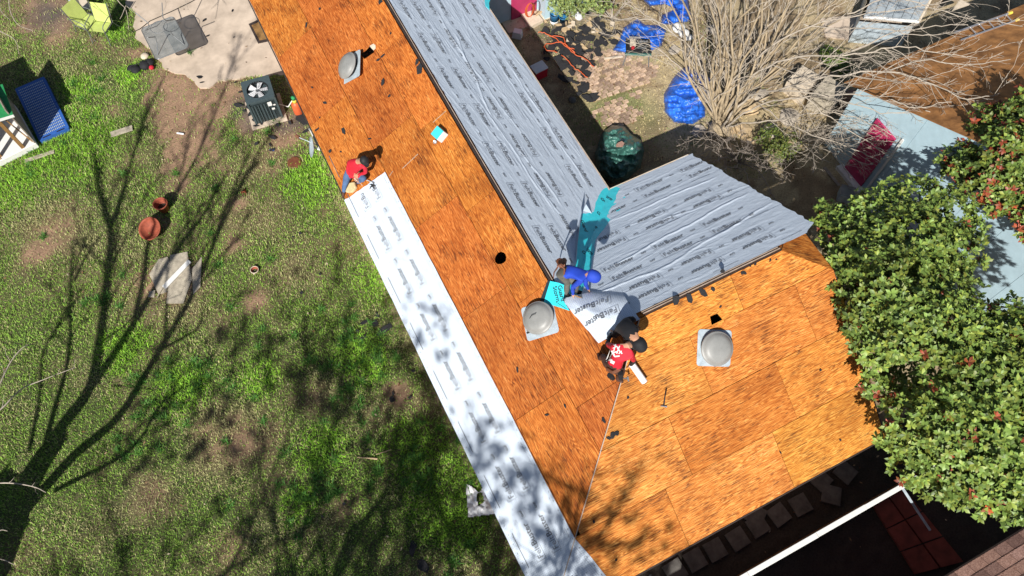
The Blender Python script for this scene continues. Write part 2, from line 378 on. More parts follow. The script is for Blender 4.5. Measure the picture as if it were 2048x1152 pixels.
F4 = np.stack([idx[:-1, :-1], idx[:-1, 1:], idx[1:, 1:], idx[1:, :-1]], -1).reshape(-1, 4)
mg, tg, bgd = nodes('garden_earth'); at = N(tg, 'ShaderNodeAttribute', attribute_name='tint'); tc = N(tg, 'ShaderNodeTexCoord')
n1 = N(tg, 'ShaderNodeTexNoise', Scale=22.0, Detail=7.0, Roughness=.7); tg.links.new(tc.outputs['Object'], n1.inputs['Vector'])
tg.links.new(mixc(tg, 1, at.outputs[0], ramp(tg, n1.outputs[0], [(.3, (.55, .52, .5)), (.7, (1.25, 1.25, 1.25))]), 'MULTIPLY'), bgd.inputs['Base Color'])
bgd.inputs['Roughness'].default_value = .95; bump(tg, bgd, n1.outputs[0], .9, .03)
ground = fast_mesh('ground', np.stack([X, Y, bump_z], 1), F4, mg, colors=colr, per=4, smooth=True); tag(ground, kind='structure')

# patio slab
mb = MB(); mb.prism([(p.x, p.y) for p in PATIO], -.06, .03)
build('patio', mb, M['concrete'], kind='structure')
# grass blades
NB = 420000
bx = nr.uniform(-17, 9, NB * 2); by = nr.uniform(.6, 20.5, NB * 2); bs, bt = s_of(bx, by), t_of(bx, by)
den = grass_density(bx, by)
keep = (bs < .9) & (nr.random(len(bx)) < (.08 + .92 * den)) & (~inpoly(bx, by, PATIO)) & ~((bs > .5) & (bt > -.2))
bx, by, den = bx[keep][:NB], by[keep][:NB], den[keep][:NB]
def blades(name, bx, by, ln, wd, c, parent=None, lean=.8, z0=-.01):
    n = len(bx); an = nr.uniform(0, 6.283, n); le = nr.uniform(.3, 1.3, n) * lean
    dx = np.cos(an); dy = np.sin(an); px_ = -dy * wd / 2; py_ = dx * wd / 2; z0 = np.full(n, z0)
    m = np.stack([bx + dx * ln * le * .45, by + dy * ln * le * .45, z0 + ln * .62], 1); tip = np.stack([bx + dx * ln * le, by + dy * ln * le, z0 + ln * (.85 - .25 * le)], 1)
    V = np.empty((n, 5, 3)); V[:, 0] = np.stack([bx + px_, by + py_, z0], 1); V[:, 1] = np.stack([bx - px_, by - py_, z0], 1)
    V[:, 2] = m + np.stack([px_, py_, 0 * px_], 1) * .8; V[:, 3] = m - np.stack([px_, py_, 0 * px_], 1) * .8; V[:, 4] = tip
    b = np.arange(n)[:, None] * 5; F = np.concatenate([b + [0, 1, 3], b + [0, 3, 2], b + [2, 3, 4]])
    return fast_mesh(name, V.reshape(-1, 3), F, M['grass'], colors=np.repeat(c, 5, 0), parent=parent)
n = len(bx); hue = fbm(bx * .8, by * .8, 21); hue2 = nr.random(n); dry = np.clip((fbm(bx * 1.1, by * 1.1, 22) - .42) * 3.2, 0, 1) * .55 + .10
gcol = np.where((hue2 < .35)[:, None], [.11, .225, .03], [.24, .40, .055]) * (.6 + .8 * nr.random((n, 1)))
gcol = gcol * (.75 + .7 * hue[:, None]); tan = np.array([.47, .45, .20]) * (.6 + .7 * nr.random((n, 1)))
lush = np.zeros(n)
for u, v, r in GREEN:
    p = G(u, v); lush = np.maximum(lush, np.clip(1.3 - np.hypot(bx - p.x, by - p.y) / r, 0, 1))
for u, v, r in [(100, 470, 1.4), (50, 420, 1.1), (520, 870, 1.3), (430, 880, 1.0), (560, 470, .9), (360, 600, 1.0), (600, 560, .8), (180, 440, .9), (280, 1000, .9), (640, 790, .8), (420, 690, .7), (540, 330, .6)]:
    p = G(u, v); dry = dry + .38 * np.clip(1.2 - np.hypot(bx - p.x, by - p.y) / r, 0, 1)
isd = nr.random(n) < np.clip(dry * (1 - .8 * lush) + .25 * (1 - den), 0, .85)
gcol[isd] = tan[isd]; gcol = np.where((lush > .4)[:, None] & ~isd[:, None], gcol * [1.15, 1.3, .8], gcol)
lawn = blades('lawn_grass', bx, by, nr.uniform(.04, .095, n) * (1 + .5 * lush), nr.uniform(.008, .016, n), gcol); tag(lawn, kind='stuff')
# coarse tufts
tu = []
for (u, v, sp, cnt) in [(735, 700, 90, 16), (720, 640, 60, 5), (540, 290, 60, 4), (700, 820, 60, 8), (630, 970, 50, 9), (810, 900, 60, 9), (350, 770, 80, 8), (200, 590, 60, 6), (250, 890, 60, 6), (850, 960, 60, 8), (470, 740, 80, 6), (590, 1040, 60, 6), (900, 1100, 70, 6), (660, 760, 50, 7), (150, 190, 60, 8), (60, 300, 80, 8), (330, 810, 50, 6), (560, 850, 300, 14), (300, 420, 300, 14)]:
    for _ in range(cnt): tu.append(G(u + rnd.gauss(0, sp * .6), v + rnd.gauss(0, sp * .5)))
tx = np.repeat([p.x for p in tu], 42) + nr.normal(0, .045, len(tu) * 42); ty = np.repeat([p.y for p in tu], 42) + nr.normal(0, .045, len(tu) * 42)
kp = s_of(tx, ty) < .3; tx, ty = tx[kp], ty[kp]; n = len(tx)
tag(blades('weed_tufts', tx, ty, nr.uniform(.09, .2, n), nr.uniform(.010, .017, n), np.array([.07, .19, .03]) * (.5 + 1.1 * nr.random((n, 1))), lean=1.1), kind='stuff')
# courtyard dry grass
NC = 90000; cx_ = nr.uniform(0, 17, NC); cy_ = nr.uniform(8, 20, NC); cs, ct_ = s_of(cx_, cy_), t_of(cx_, cy_)
kp = (cs > W1 - .2) & (ct_ > W2 - .2) & (cs < 12.6) & (fbm(cx_ * 1.5, cy_ * 1.5, 77) > .40); cx_, cy_ = cx_[kp], cy_[kp]; n = len(cx_)
cg = np.where((fbm(cx_ * 1.2, cy_ * 1.2, 40) + .2 * nr.random(n) > .62)[:, None], [.17, .25, .05], [.58, .47, .24]) * (.55 + .8 * nr.random((n, 1)))
tag(blades('dry_courtyard_grass', cx_, cy_, nr.uniform(.03, .08, n), nr.uniform(.008, .016, n), cg, lean=1.2), kind='stuff')

# fallen leaves and bits
NL = 9000; lx_ = nr.uniform(-15, 17, NL); ly_ = nr.uniform(2, 20, NL); ls_, lt_ = s_of(lx_, ly_), t_of(lx_, ly_)
pk = (((ls_ > W1) & (lt_ > W2)) | ((ls_ > 8) & (lt_ > 0)) | (nr.random(NL) < .10)) & ~((ls_ > 0) & (ls_ < W1) & (lt_ > 0)); lx_, ly_ = lx_[pk], ly_[pk]; n = len(lx_); an = nr.uniform(0, 6.28, n); sz_ = nr.uniform(.018, .05, n); zz = nr.uniform(.035, .06, n)
Vl = np.stack([np.stack([lx_ + np.cos(an + k * 1.5708) * sz_ * (1 if k % 2 else .45), ly_ + np.sin(an + k * 1.5708) * sz_ * (1 if k % 2 else .45), zz + (k % 2) * nr.uniform(-.01, .02, n)], 1) for k in range(4)], 1)
lc = np.array([[.30, .19, .10], [.42, .30, .17], [.14, .09, .05], [.50, .42, .28], [.20, .10, .05]])[nr.integers(0, 5, n)] * (.7 + .6 * nr.random((n, 1)))
tag(fast_mesh('leaf_litter', Vl.reshape(-1, 3), np.arange(n * 4).reshape(-1, 4), M['straw'], colors=np.repeat(lc, 4, 0), per=4), kind='stuff')

# ================================================================== THE HOUSE UNDER REPAIR
house = thing('house', 'long brown house stripped to bare orange plywood decking, roofers at work on it', 'house', H(0, 0, 0))
TT = 17.6; RE = 7.03; GAP = .05
def clip_rect(poly, x0, x1, y0, y1):
    def cl(P, f, inter):
        o = []
        for i in range(len(P)):
            a, b = P[i], P[(i + 1) % len(P)]; fa, fb = f(a), f(b)
            if fa: o.append(a)
            if fa != fb: o.append(inter(a, b))
        return o
    def ix(v): return lambda a, b: (v, a[1] + (b[1] - a[1]) * (v - a[0]) / (b[0] - a[0]))
    def iy(v): return lambda a, b: (a[0] + (b[0] - a[0]) * (v - a[1]) / (b[1] - a[1]), v)
    for f, g in ((lambda p: p[0] >= x0, ix(x0)), (lambda p: p[0] <= x1, ix(x1)), (lambda p: p[1] >= y0, iy(y0)), (lambda p: p[1] <= y1, iy(y1))):
        poly = cl(poly, f, g)
        if len(poly) < 3: return []
    out = []
    for p in poly:
        if not out or math.hypot(p[0] - out[-1][0], p[1] - out[-1][1]) > 1e-4: out.append(p)
    if len(out) > 1 and math.hypot(out[0][0] - out[-1][0], out[0][1] - out[-1][1]) < 1e-4: out.pop()
    return out if len(out) > 2 and abs(sum(out[i][0] * out[(i + 1) % len(out)][1] - out[(i + 1) % len(out)][0] * out[i][1] for i in range(len(out)))) > .01 else []
def deck(F, region, offs, tint, holes=(), xr=(-18, 12), special=()):
    rows = 5; wd = 1.219
    for r in range(rows):
        x = xr[0] + offs[r % len(offs)] - 2.438; i = 0
        while x < xr[1]:
            g = .005; c = clip_rect(region, x + g, x + 2.438 - g, r * wd + g, (r + 1) * wd - g)
            if c:
                hs = [h for h in holes if x < sum(q[0] for q in h) / len(h) < x + 2.438 and r * wd < sum(q[1] for q in h) / len(h) < (r + 1) * wd]
                m = MB(F @ Matrix.Translation((0, 0, rnd.uniform(-.0035, .0015)))); m.prism(c, -.014, 0, holes=hs)
                # local frame so that the grain follows each sheet
                Lc = F @ Matrix.Translation((x, r * wd, 0)); inv = Lc.inverted(); me = bpy.data.meshes.new('plywood_sheet')
                me.from_pydata([inv @ v for v in m.v], [], m.f); o = mesh_obj('plywood_sheet', me, M['ply'])
                o.parent = house; o.matrix_parent_inverse = Matrix.Identity(4); o.matrix_basis = wm(house).inverted() @ Lc; WM[o.name] = Lc
                f = rnd.uniform(.88, 1.10); tc_ = tint
                for (sr, sa, sb, stn) in special:
                    if r == sr and sa < x + 1.2 < sb: tc_ = stn
                q = rnd.uniform(.9, 1.1); o.color = (tc_[0] * f, tc_[1] * f * q, tc_[2] * f, 1)
            x += 2.438; i += 1
def L2(*px): return [tuple(on(FL, *p)[:2]) for p in px]
def S2(*px): return [tuple(on(FS, *p)[:2]) for p in px]
sl_ = CL                                       # plan distance -> distance up the slope
# holes
def circ(c, r, n=12, j=.06): return [(c[0] + math.cos(6.283 * i / n) * r * rnd.uniform(1 - j, 1 + j), c[1] + math.sin(6.283 * i / n) * r * rnd.uniform(1 - j, 1 + j)) for i in range(n)]
hL1 = circ(on(FL, 1001, 516), .135); hL2 = L2((721, 107), (731, 101), (741, 90), (749, 104), (729, 118), (724, 112))
hS1 = S2((1420, 633), (1435, 627), (1448, 642), (1441, 652), (1424, 653))
regL = [(-TT, 0), (0, 0), (-B2, B2 * sl_ - GAP), (-(W2 - A1), A1 * sl_ - .012), (-TT, A1 * sl_ - .012)]
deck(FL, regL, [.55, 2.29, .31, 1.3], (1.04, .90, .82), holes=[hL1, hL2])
regS = [(0, 0), (7.66, 0), (7.93, 3.119 * sl_), (RE, B2 * sl_ - .01), (B2, B2 * sl_ - .01)]
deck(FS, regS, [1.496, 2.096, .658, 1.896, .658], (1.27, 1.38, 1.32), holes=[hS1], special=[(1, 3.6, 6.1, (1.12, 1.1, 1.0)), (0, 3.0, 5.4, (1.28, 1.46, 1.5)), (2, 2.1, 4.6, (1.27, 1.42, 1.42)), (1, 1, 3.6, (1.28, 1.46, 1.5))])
regR = [(W2 + .0, 0), (W2 - A1, A1 * sl_ - GAP), (TT, A1 * sl_ - GAP), (TT, 0)]
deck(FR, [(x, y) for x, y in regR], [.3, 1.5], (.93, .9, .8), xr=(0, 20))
regN = [(-7.86, 0), (-W1, 0), (-(A1), (W2 - (W2 - A1)) * sl_), (-B2, B2 * sl_ - .02), (-RE, B2 * sl_ - .02), (-7.93, 3.119 * sl_)]
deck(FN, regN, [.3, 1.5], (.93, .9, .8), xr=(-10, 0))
# clipped gable triangle
zc = ZE + K * 3.119; zr = ZE + K * B2
j0 = H(7.93, 3.119, zc); j1 = H(7.93, W2 - 3.119, zc); j2 = H(RE + .01, B2, zr)
FJ = frame(j0, j1 - j0, j2 - j0); jl = [FJ.inverted() @ p for p in (j0, j1, j2)]
m = MB(FJ); m.prism([(p.x, p.y) for p in jl], -.014, 0); o = build('plywood_sheet', m, M['ply'], house); o.color = (1, .95, .8, 1)
# hip, ridge and rake boards (thin battens left along the joints)
def board(name, pts, w_, mat, lift=.012, jit=.0, label=None):
    m = MB(); m.tube([Vector(p) + UP * lift for p in pts], w_, 4); return build(name, m, mat, house, label=label)
hp = [H(x, x, ZE + K * x) for x in (0, 1.2, 2.0, 2.9, B2)]
board('hip_joint_batten', hp, .013, M['tan_trim'], .004)
# ridge of the long wing: bare edge board, dark slot and the curled lap beside it
m = MB(); a = H(A1, W2 - A1 + .25, ZE + K * A1); b = H(A1, TT, ZE + K * A1)
m.add([a + B * .01, b + B * .01, b + B * .055, a + B * .055, a + B * .01 + UP * .02, b + B * .01 + UP * .02, b + B * .055 + UP * .012, a + B * .055 + UP * .012], [(0, 1, 2, 3), (4, 7, 6, 5), (0, 4, 5, 1), (2, 6, 7, 3), (1, 5, 6, 2), (3, 7, 4, 0)])
build('ridge_board', m, M['dark_trim'], house, label='dark slot left along the bare ridge')
m = MB(); m.tube([a + B * .085 + UP * -.02, b + B * .085 + UP * -.02], .012, 4); build('ridge_board', m, M['tan_trim'], house)
m = MB(); a = H(B2 + .1, B2, zr); b = H(RE, B2, zr)
m.tube([a + A * .05 + UP * .0, b + A * .05 + UP * .0], .014, 4); m.tube([a + A * .10 - UP * .03, b + A * .10 - UP * .03], .013, 4); build('ridge_board', m, M['tan_trim'], house)
m = MB(); m.tube([a + A * .008 + UP * .004, b + A * .008 + UP * .004], .012, 4); build('ridge_board', m, M['dark_trim'], house)
# fascias with a drip edge, one length per eave
def fascia(p, q, out, mat='tan_trim', w_=.022, h=.15):
    d = (q - p); m = MB(frame((p + q) / 2 + out * (w_ / 2 + .002) - UP * h / 2, d, out)); m.box((0, 0, -.006), (d.length, w_, h)); f = build('fascia', m, M[mat], house)
    return f
def drip(p, q, out, f):
    d = (q - p); m = MB(frame((p + q) / 2 + out * .035 - UP * .004, d, out)); m.box((0, 0, -.0), (d.length, .016, .012)); build('drip_edge', m, M['cream'], house)
fL = fascia(H(0, 0, ZE), H(0, TT, ZE), -B, 'dark_trim'); fS = fascia(H(0, 0, ZE), H(7.66, 0, ZE), -A, 'dark_trim')
fR = fascia(H(W1, W2, ZE), H(W1, 14.75, ZE), B, 'tan_trim', .03); drip(H(W1, W2 + .05, ZE), H(W1, 14.75, ZE), B, fR)
fN = fascia(H(W1, W2, ZE), H(7.86, W2, ZE), A, 'tan_trim', .03); drip(H(W1 + .05, W2, ZE), H(7.86, W2, ZE), A, fN)
for p, q in ((H(7.66, 0, ZE), H(7.93, 3.119, zc)), (H(7.93, W2 - 3.119, zc), H(7.86, W2, ZE))):
    fascia(p - UP * .02, q - UP * .02, B, 'dark_trim')
# walls set back under the eaves, soffits
wi = .45
def wallbox(s0, s1, t0, t1, name='wall'):
    m = MB(); 
    for (a, b) in (((s0, t0), (s1, t0)), ((s1, t0), (s1, t1)), ((s1, t1), (s0, t1)), ((s0, t1), (s0, t0))):
        p, q = H(*a), H(*b); m.add([p, q, q + UP * (ZE - .1), p + UP * (ZE - .1)], [(0, 1, 2, 3)])
    return build(name, m, M['wall'], house, label='plain wall standing in the shade under the eaves')
wallbox(wi, W1 - wi, wi, 18); wallbox(W1 - wi - .01, 7.3, wi + .01, W2 - wi)
m = MB(); z = ZE - .16
for q in ([(0.02, 0.02), (wi, wi), (wi, TT), (.02, TT)], [(0.02, 0.02), (7.6, .02), (7.6, wi), (wi, wi)], [(W1 - wi, W2 - wi), (W1 - .02, W2 - .02), (W1 - .02, TT), (W1 - wi, TT)], [(W1 - wi, W2 - wi), (7.6, W2 - wi), (7.6, W2 - .02), (W1 - .02, W2 - .02)]):
    m.add([H(*p, z) for p in q], [(0, 1, 2, 3)])
build('soffit', m, M['tan_trim'], house)
m = MB(); p0 = [H(7.29, .0, ZE - .15), H(7.29, W2, ZE - .15), H(7.29, W2 - 3.1, zc - .05), H(7.29, 3.1, zc - .05)]; m.add(p0, [(0, 1, 2, 3)]); build('gable_wall', m, M['wall'], house)
# far wing at the top of the picture: walls, maroon door, pale blue bump-out, roof
mb = MB(); tw = 15.75
mb.add([H(W1 - wi, tw), H(8.05, tw), H(8.05, tw, 2.35), H(W1 - wi, tw, 2.35)], [(0, 1, 2, 3)]); build('far_wing_wall', mb, M['light_blue_wall'], house)
mb = MB(FM := frame(H(7.55, tw - .03, 1.02), B, UP)); mb.box((0, 0, 0), (.86, 2.0, .04)); dr = build('door', mb, M['maroon'], house, label='maroon door of the far wing')
mb = MB(FM); mb.lathe([(0, 0), (.03, .005), (.035, .03), (0, .05)], 10, (-.34, -.05, .02)); build('handle', mb, M['silver'], dr)
mb = MB(); mb.prism([tuple(H(a, b)[:2]) for a, b in ((8.05, 15.27), (9.6, 15.27), (9.6, 19), (8.05, 19))], 0, 2.3); build('porch_box', mb, M['light_blue_wall'], house, label='pale blue boxed porch beside the maroon door')
mb = MB(); mb.add([H(W1 + .05, 14.8, ZE), H(12, 14.8, ZE), H(12, 18.5, ZE + K * 3.7), H(W1 - 2, 18.5, ZE + K * 3.7), H(W1 + .05, 14.8, ZE - .1), H(12, 14.8, ZE - .1)], [(0, 1, 2, 3), (0, 4, 5, 1)]); 
# (the far wing's own roof starts just above the frame)
build('far_wing_roof', mb, M['felt'], house)
mb = MB(FM); mb.box((0, -1.04, .22), (1.5, .1, .5)); build('door_step', mb, M['cream'], house)

# ================================================================== UNDERLAYMENT
def creases(x, y, lines):
    z = np.zeros_like(x)
    for x0, y0, x1, y1, w_, h in lines:
        dx, dy = x1 - x0, y1 - y0; L_ = math.hypot(dx, dy); u = ((x - x0) * dx + (y - y0) * dy) / L_; v = ((x - x0) * dy - (y - y0) * dx) / L_
        v = v + .022 * np.sin(u * 4 + x0) + .006 * np.sin(u * 17)
        e = np.clip(np.minimum(u + .0, L_ - u) / .35, 0, 1)
        z += h * e * np.exp(-np.where(v > 0, v / w_, v / (w_ * 2.6)) ** 2)
    return z
crR = []; crN = []
rr = random.Random(11)
for i in range(210):
    x0 = rr.uniform(7.9, 16); y0 = rr.uniform(0.05, 3.1); L_ = rr.uniform(.5, 2.4); a = rr.gauss(.10, .10) * (1 if y0 < 2.2 else 1.4)
    crR.append((x0, y0, x0 + L_ * math.cos(a), y0 + L_ * math.sin(a), rr.uniform(.004, .010), rr.uniform(.003, .008)))
for (a, b) in [((1010, 120), (1180, 380)), ((905, 60), (985, 240)), ((940, 130), (1035, 260)), ((985, 240), (1110, 430)), ((1060, 350), (1130, 445)), ((870, 20), (935, 130)), ((1030, 290), (1130, 420))]:
    p, q = on(FR, *a), on(FR, *b); crR.append((p.x, p.y, q.x, q.y, .010, .015))
for i in range(120):
    x0 = rr.uniform(-8, -4.2); y0 = rr.uniform(.1, 4.3); L_ = rr.uniform(.5, 2.2); a = rr.gauss(0, .13)
    crN.append((x0, y0, x0 + L_ * math.cos(a), y0 + L_ * math.sin(a), rr.uniform(.004, .010), rr.uniform(.003, .007)))
for (a, b, w_, h) in [((1222, 445), (1440, 352), .03, .04), ((1215, 540), (1500, 386), .035, .05), ((1290, 560), (1550, 405), .032, .045), ((1300, 450), (1460, 395), .025, .03), ((1165, 600), (1330, 540), .04, .05), ((1330, 590), (1290, 545), .02, .02), ((1230, 520), (1330, 480), .02, .025), ((1420, 400), (1530, 360), .02, .02)]:
    p, q = on(FN, *a), on(FN, *b); crN.append((p.x, p.y, q.x, q.y, w_ * .38, h * .40))
def hR(x, y): return creases(x, y, crR) + .010 * (fbm(x * 1.2, y * 3, 50) ) + .009 * (fbm(x * 4, y * 13, 51) - .5)
def hN(x, y): return creases(x, y, crN) + .010 * (fbm(x * 1.2, y * 3, 52) ) + .009 * (fbm(x * 4, y * 13, 53) - .5)
def planez(Fa, Fb):                           # height of plane b in the local coordinates of plane a
    n_ = (Fa.inverted().to_3x3() @ Fb.col[2].xyz); o_ = Fa.inverted() @ Fb.translation
    return lambda x, y: (n_.dot(o_) - n_.x * x - n_.y * y) / n_.z
zSL = planez(FL, FS); zNL = planez(FL, FN)
def hW(x, y): return np.minimum(0, zSL(x, y)) + .004 * fbm(x * 1.5, y * 3, 54) + creases(x, y, [(-8.3, .3, -7.6, .85, .02, .008), (-7.75, .85, -7.0, 1.05, .02, .007), (-1.9, .2, -1.1, .05, .03, .02), (-2.0, .7, -1.5, 1.1, .02, .01), (-.9, .3, .1, .5, .03, .015)])
def h0(x, y): return .004 * fbm(x * 3, y * 3, 55)
_fc = {}
def glyphs(txt, size, bold):
    k = (txt, size, bold)
    if k not in _fc:
        cu = bpy.data.curves.new('t', 'FONT'); cu.body = txt; cu.size = size; cu.offset = bold * size; cu.resolution_u = 2; cu.align_x = 'LEFT'
        ob = bpy.data.objects.new('t', cu); me = ob.to_mesh(); import bmesh
        bm = bmesh.new(); bm.from_mesh(me); bmesh.ops.triangulate(bm, faces=bm.faces)
        _fc[k] = ([tuple(v.co) for v in bm.verts], [tuple(v.index for v in f.verts) for f in bm.faces]); bm.free(); ob.to_mesh_clear()
        bpy.data.objects.remove(ob); bpy.data.curves.remove(cu)
    return _fc[k]
class Print:                                  # flat print following a draped sheet
    def __init__(s): s.d = MB(); s.l = MB()
    def text(s, txt, size, bold, cx, cy, ang, light=False, inside=None):
        vs, fs = glyphs(txt, size, bold); ca, sa = math.cos(ang), math.sin(ang)
        T = [(cx + x * ca - y * sa, cy + x * sa + y * ca, 0) for x, y, z in vs]
        if inside:
            fs = [f for f in fs if all(inside(*T[i][:2]) for i in f)]
        (s.l if light else s.d).add(T, fs)
    def line(s, x0, y0, x1, y1, w_=.006, light=False):
        L_ = math.hypot(x1 - x0, y1 - y0); nx_, ny_ = -(y1 - y0) / L_ * w_ / 2, (x1 - x0) / L_ * w_ / 2; k = max(1, int(L_ / .05))
        vs = []; fs = []
        for i in range(k + 1):
            x = x0 + (x1 - x0) * i / k; y = y0 + (y1 - y0) * i / k; vs += [(x + nx_, y + ny_, 0), (x - nx_, y - ny_, 0)]
        for i in range(k): fs.append((2 * i + 1, 2 * i + 3, 2 * i + 2, 2 * i))
        (s.l if light else s.d).add(vs, fs)
    def brand(s, cx, cy, ang, inside=None, k=1.0):
        ca, sa = math.cos(ang), math.sin(ang)
        def q(x, y): return cx + x * ca - y * sa, cy + x * sa + y * ca
        if inside and not inside(cx, cy): return
        s.text('Felt', .166 * k, .004, *q(-.33, -.05), ang, True, inside); s.text('Buster', .166 * k, .015, *q(-.075, -.05), ang, False, inside)
        for a, b in (((-.36, -.085), (-.10, -.085)), ((-.36, -.085), (-.36, .11)), ((-.36, .11), (-.31, .11))):
            x0, y0 = q(*a); x1, y1 = q(*b)
            if not inside or (inside(x0, y0) and inside(x1, y1)): s.line(x0, y0, x1, y1, .006, True)
    def gaf(s, cx, cy, ang, inside=None, box=True):
        if inside and not (inside(cx - .07, cy) and inside(cx + .07, cy)): return
        ca, sa = math.cos(ang), math.sin(ang)
        def q(x, y): return cx + x * ca - y * sa, cy + x * sa + y * ca
        s.text('GAF', .066, .03, *q(-.052, -.02), ang)
        if box:
            c = [(-.075, -.055), (.075, -.055), (.075, .055), (-.075, .055)]
            for i in range(4): s.line(*q(*c[i]), *q(*c[(i + 1) % 4]), .005, True)
    def finish(s, F, hf, off, parent):
        for mb_, mt in ((s.d, 'print_dark'), (s.l, 'print_light')):
            if not mb_.v: continue
            P = np.array([v[:2] for v in mb_.v]); z = hf(P[:, 0], P[:, 1]) + off
            mb_.v = [F @ Vector((p[0], p[1], zz)) for p, zz in zip(P, z)]
            build('lettering', mb_, M[mt], parent, recalc=False, kind='stuff')
def sheet(name, F, hf, x0, x1, y0, y1, layer, mat, label, cat='underlayment', group=None, xe0=None, xe1=None, step=.02, flop=0, ragged=.012):
    """a draped membrane; xe0/xe1 give the ends of the strip as functions of y"""
    ny_ = max(2, int((y1 - y0) / step)); nx_ = max(2, int((x1 - x0) / step)); ys = np.linspace(y0, y1, ny_ + 1); U = np.linspace(0, 1, nx_ + 1)
    a = np.array([xe0(y) if xe0 else x0 for y in ys]) + (vn(ys * 9, ys * 0, layer) - .5) * ragged * 2; b = np.array([xe1(y) if xe1 else x1 for y in ys]) + (vn(ys * 9, ys * 0 + 5, layer) - .5) * ragged * 2
    XX = a[:, None] * (1 - U) + b[:, None] * U; YY = np.repeat(ys[:, None], nx_ + 1, 1) + 0 * XX
    edge = (np.abs(YY - y0) < 1e-6) | (np.abs(YY - y1) < 1e-6); YY = YY + edge * (vn(XX * 3, XX * 0 + layer, 60) - .5) * ragged
    ZZ = hf(XX, YY) + .006 + layer * .007
    V = np.stack([XX.ravel(), YY.ravel(), ZZ.ravel()], 1); Mx = np.array(F)
    Vw = V @ Mx[:3, :3].T + Mx[:3, 3]; org = Vector(Vw.mean(0))
    root = thing(name, label, cat, org, group); idx = np.arange((ny_ + 1) * (nx_ + 1)).reshape(ny_ + 1, nx_ + 1)
    Q = np.stack([idx[:-1, :-1], idx[:-1, 1:], idx[1:, 1:], idx[1:, :-1]], -1).reshape(-1, 4)
    o = fast_mesh('membrane', Vw, Q, mat, root, per=4, smooth=True)
    uv = o.data.uv_layers.new(name='UVMap'); li = np.empty(len(o.data.loops), np.int32); o.data.loops.foreach_get('vertex_index', li); uv.data.foreach_set('uv', V[li][:, :2].astype(np.float32).ravel())
    return root
PI = math.pi
# pale strip along the left eave
ins = lambda x, y: -10.05 < x < .2
w_ = sheet('underlayment_strip', FL, hW, -10.12, .35, -.035, 1.205, 0, M['feltw'], 'bright white printed underlayment strip nailed along the left eave of the roof', xe0=lambda y: -10.2 + .1 * y)
P_ = Print()
for i in range(9):
    x = -(1.40 + i * 1.2225 - .02)
    P_.brand(x, .69 * CL, PI, ins); P_.brand(x, .38 * CL, PI, ins)
    P_.gaf(x + .52 - 1.22 + .16, .70 * CL, PI, ins); P_.gaf(x + .52 - 1.22 + .16, .41 * CL, PI, ins)
    P_.line(x - .34, .115, x + .36, .115, .012)
P_.brand(-(1.38 - 1.2225), .69 * CL, PI); P_.brand(-(1.38 - 1.2225), .38 * CL, PI)
for x in np.arange(-10, .3, .3): P_.line(x, 1.12, x + .22, 1.12, .004, True)
for x in np.arange(-10, .3, .19): P_.line(x, 1.165, x + .022, 1.165, .014); P_.line(x + .1, .03, x + .118, .03, .012)
for i in range(230):
    x = rr.uniform(-10, .2); y = rr.uniform(.05, 1.15); P_.line(x, y, x + .014, y, .012, True)
P_.finish(FL, hW, .0125, w_)
# three strips on the shaded slope of the long wing
def endR(pts):                                # piecewise: y (up slope) -> x start near the valley
    def f(y):
        for (y0, x0), (y1, x1) in zip(pts, pts[1:]):
            if y <= y1: return x0 + (x1 - x0) * (y - y0) / (y1 - y0)
        return pts[-1][1]
    return f
eR = endR([(-.1, 7.80), (.3, 7.62), (.66, 7.33), (.9, 7.08), (1.3, 7.05), (1.6, 6.74), (2.3, 5.80), (2.97, 5.37), (3.3, 5.33)])
TR = 15.0
yo = [(-.02, 1.19), (1.08, 2.30), (2.18, 3.09)]
txt = [((5.22, 4.92), 0), ((4.26, 3.955), PI), ((3.54, 3.20), 0)]
ph = [[12.95, 0], [12.755, 0], [12.52, 0]]
names = ['grey underlayment strip lowest on the shaded slope beside the courtyard', 'grey underlayment strip in the middle of the shaded slope of the long wing', 'grey underlayment strip running just under the bare ridge of the long wing']
for i in range(3):
    y0, y1 = yo[i]
    r_ = sheet('underlayment_strip', FR, hR, 7.3, TR, y0, y1, i, M['felt'], names[i], xe0=eR)
    P_ = Print(); s_pair, fl = txt[i]; ins = lambda x, y: x > eR(y) + .06 and y < 3.06
    for s_ in s_pair:
        y = (W1 - s_) * CL
        for k in range(-8, 3):
            x = ph[i][0] + k * 1.2 * 1.003
            P_.brand(x, y, (PI if fl == 0 else 0), ins); P_.gaf(x + .6, y, (PI if fl == 0 else 0), ins, False)
    for k in range(-8, 3): P_.line(ph[i][0] + k * 1.2 - .4, y0 + .12, ph[i][0] + k * 1.2 + .2, y0 + .12, .008, True) if ins(ph[i][0] + k * 1.2 - .5, y0 + .12) else None
    P_.finish(FR, hR, .0165 + i * .007, r_)
# four strips on the north slope of the short wing, text alternately upside down
eN = endR([(-.1, -5.86), (.12, -5.86), (.95, -5.06), (1.12, -5.04), (1.3, -4.80), (1.6, -4.42), (2.36, -3.90), (3.3, -3.10), (4.5, -3.0)])   # x end near the valley
xE = endR([(-.1, -7.93), (1.2, -7.97), (2.4, -7.99), (3.0, -8.02), (4.1, -8.03), (4.5, -7.35)])
yN = [(-.02, 1.18), (1.08, 2.24), (2.14, 3.25), (3.15, 4.27)]
cN = [((7.215, 6.905), 0, 7.63), ((6.205, 5.905), PI, 6.98), ((5.285, 4.98), 0, 6.72), ((4.54, 4.235), PI, 6.84)]
nn = ['grey underlayment strip lowest on the short wing, beside the inner courtyard corner', 'grey underlayment strip second from the courtyard eave of the short wing', 'grey underlayment strip second from the ridge of the short wing', 'grey underlayment strip running just below the ridge of the short wing']
xe_top = lambda y: eN(y)
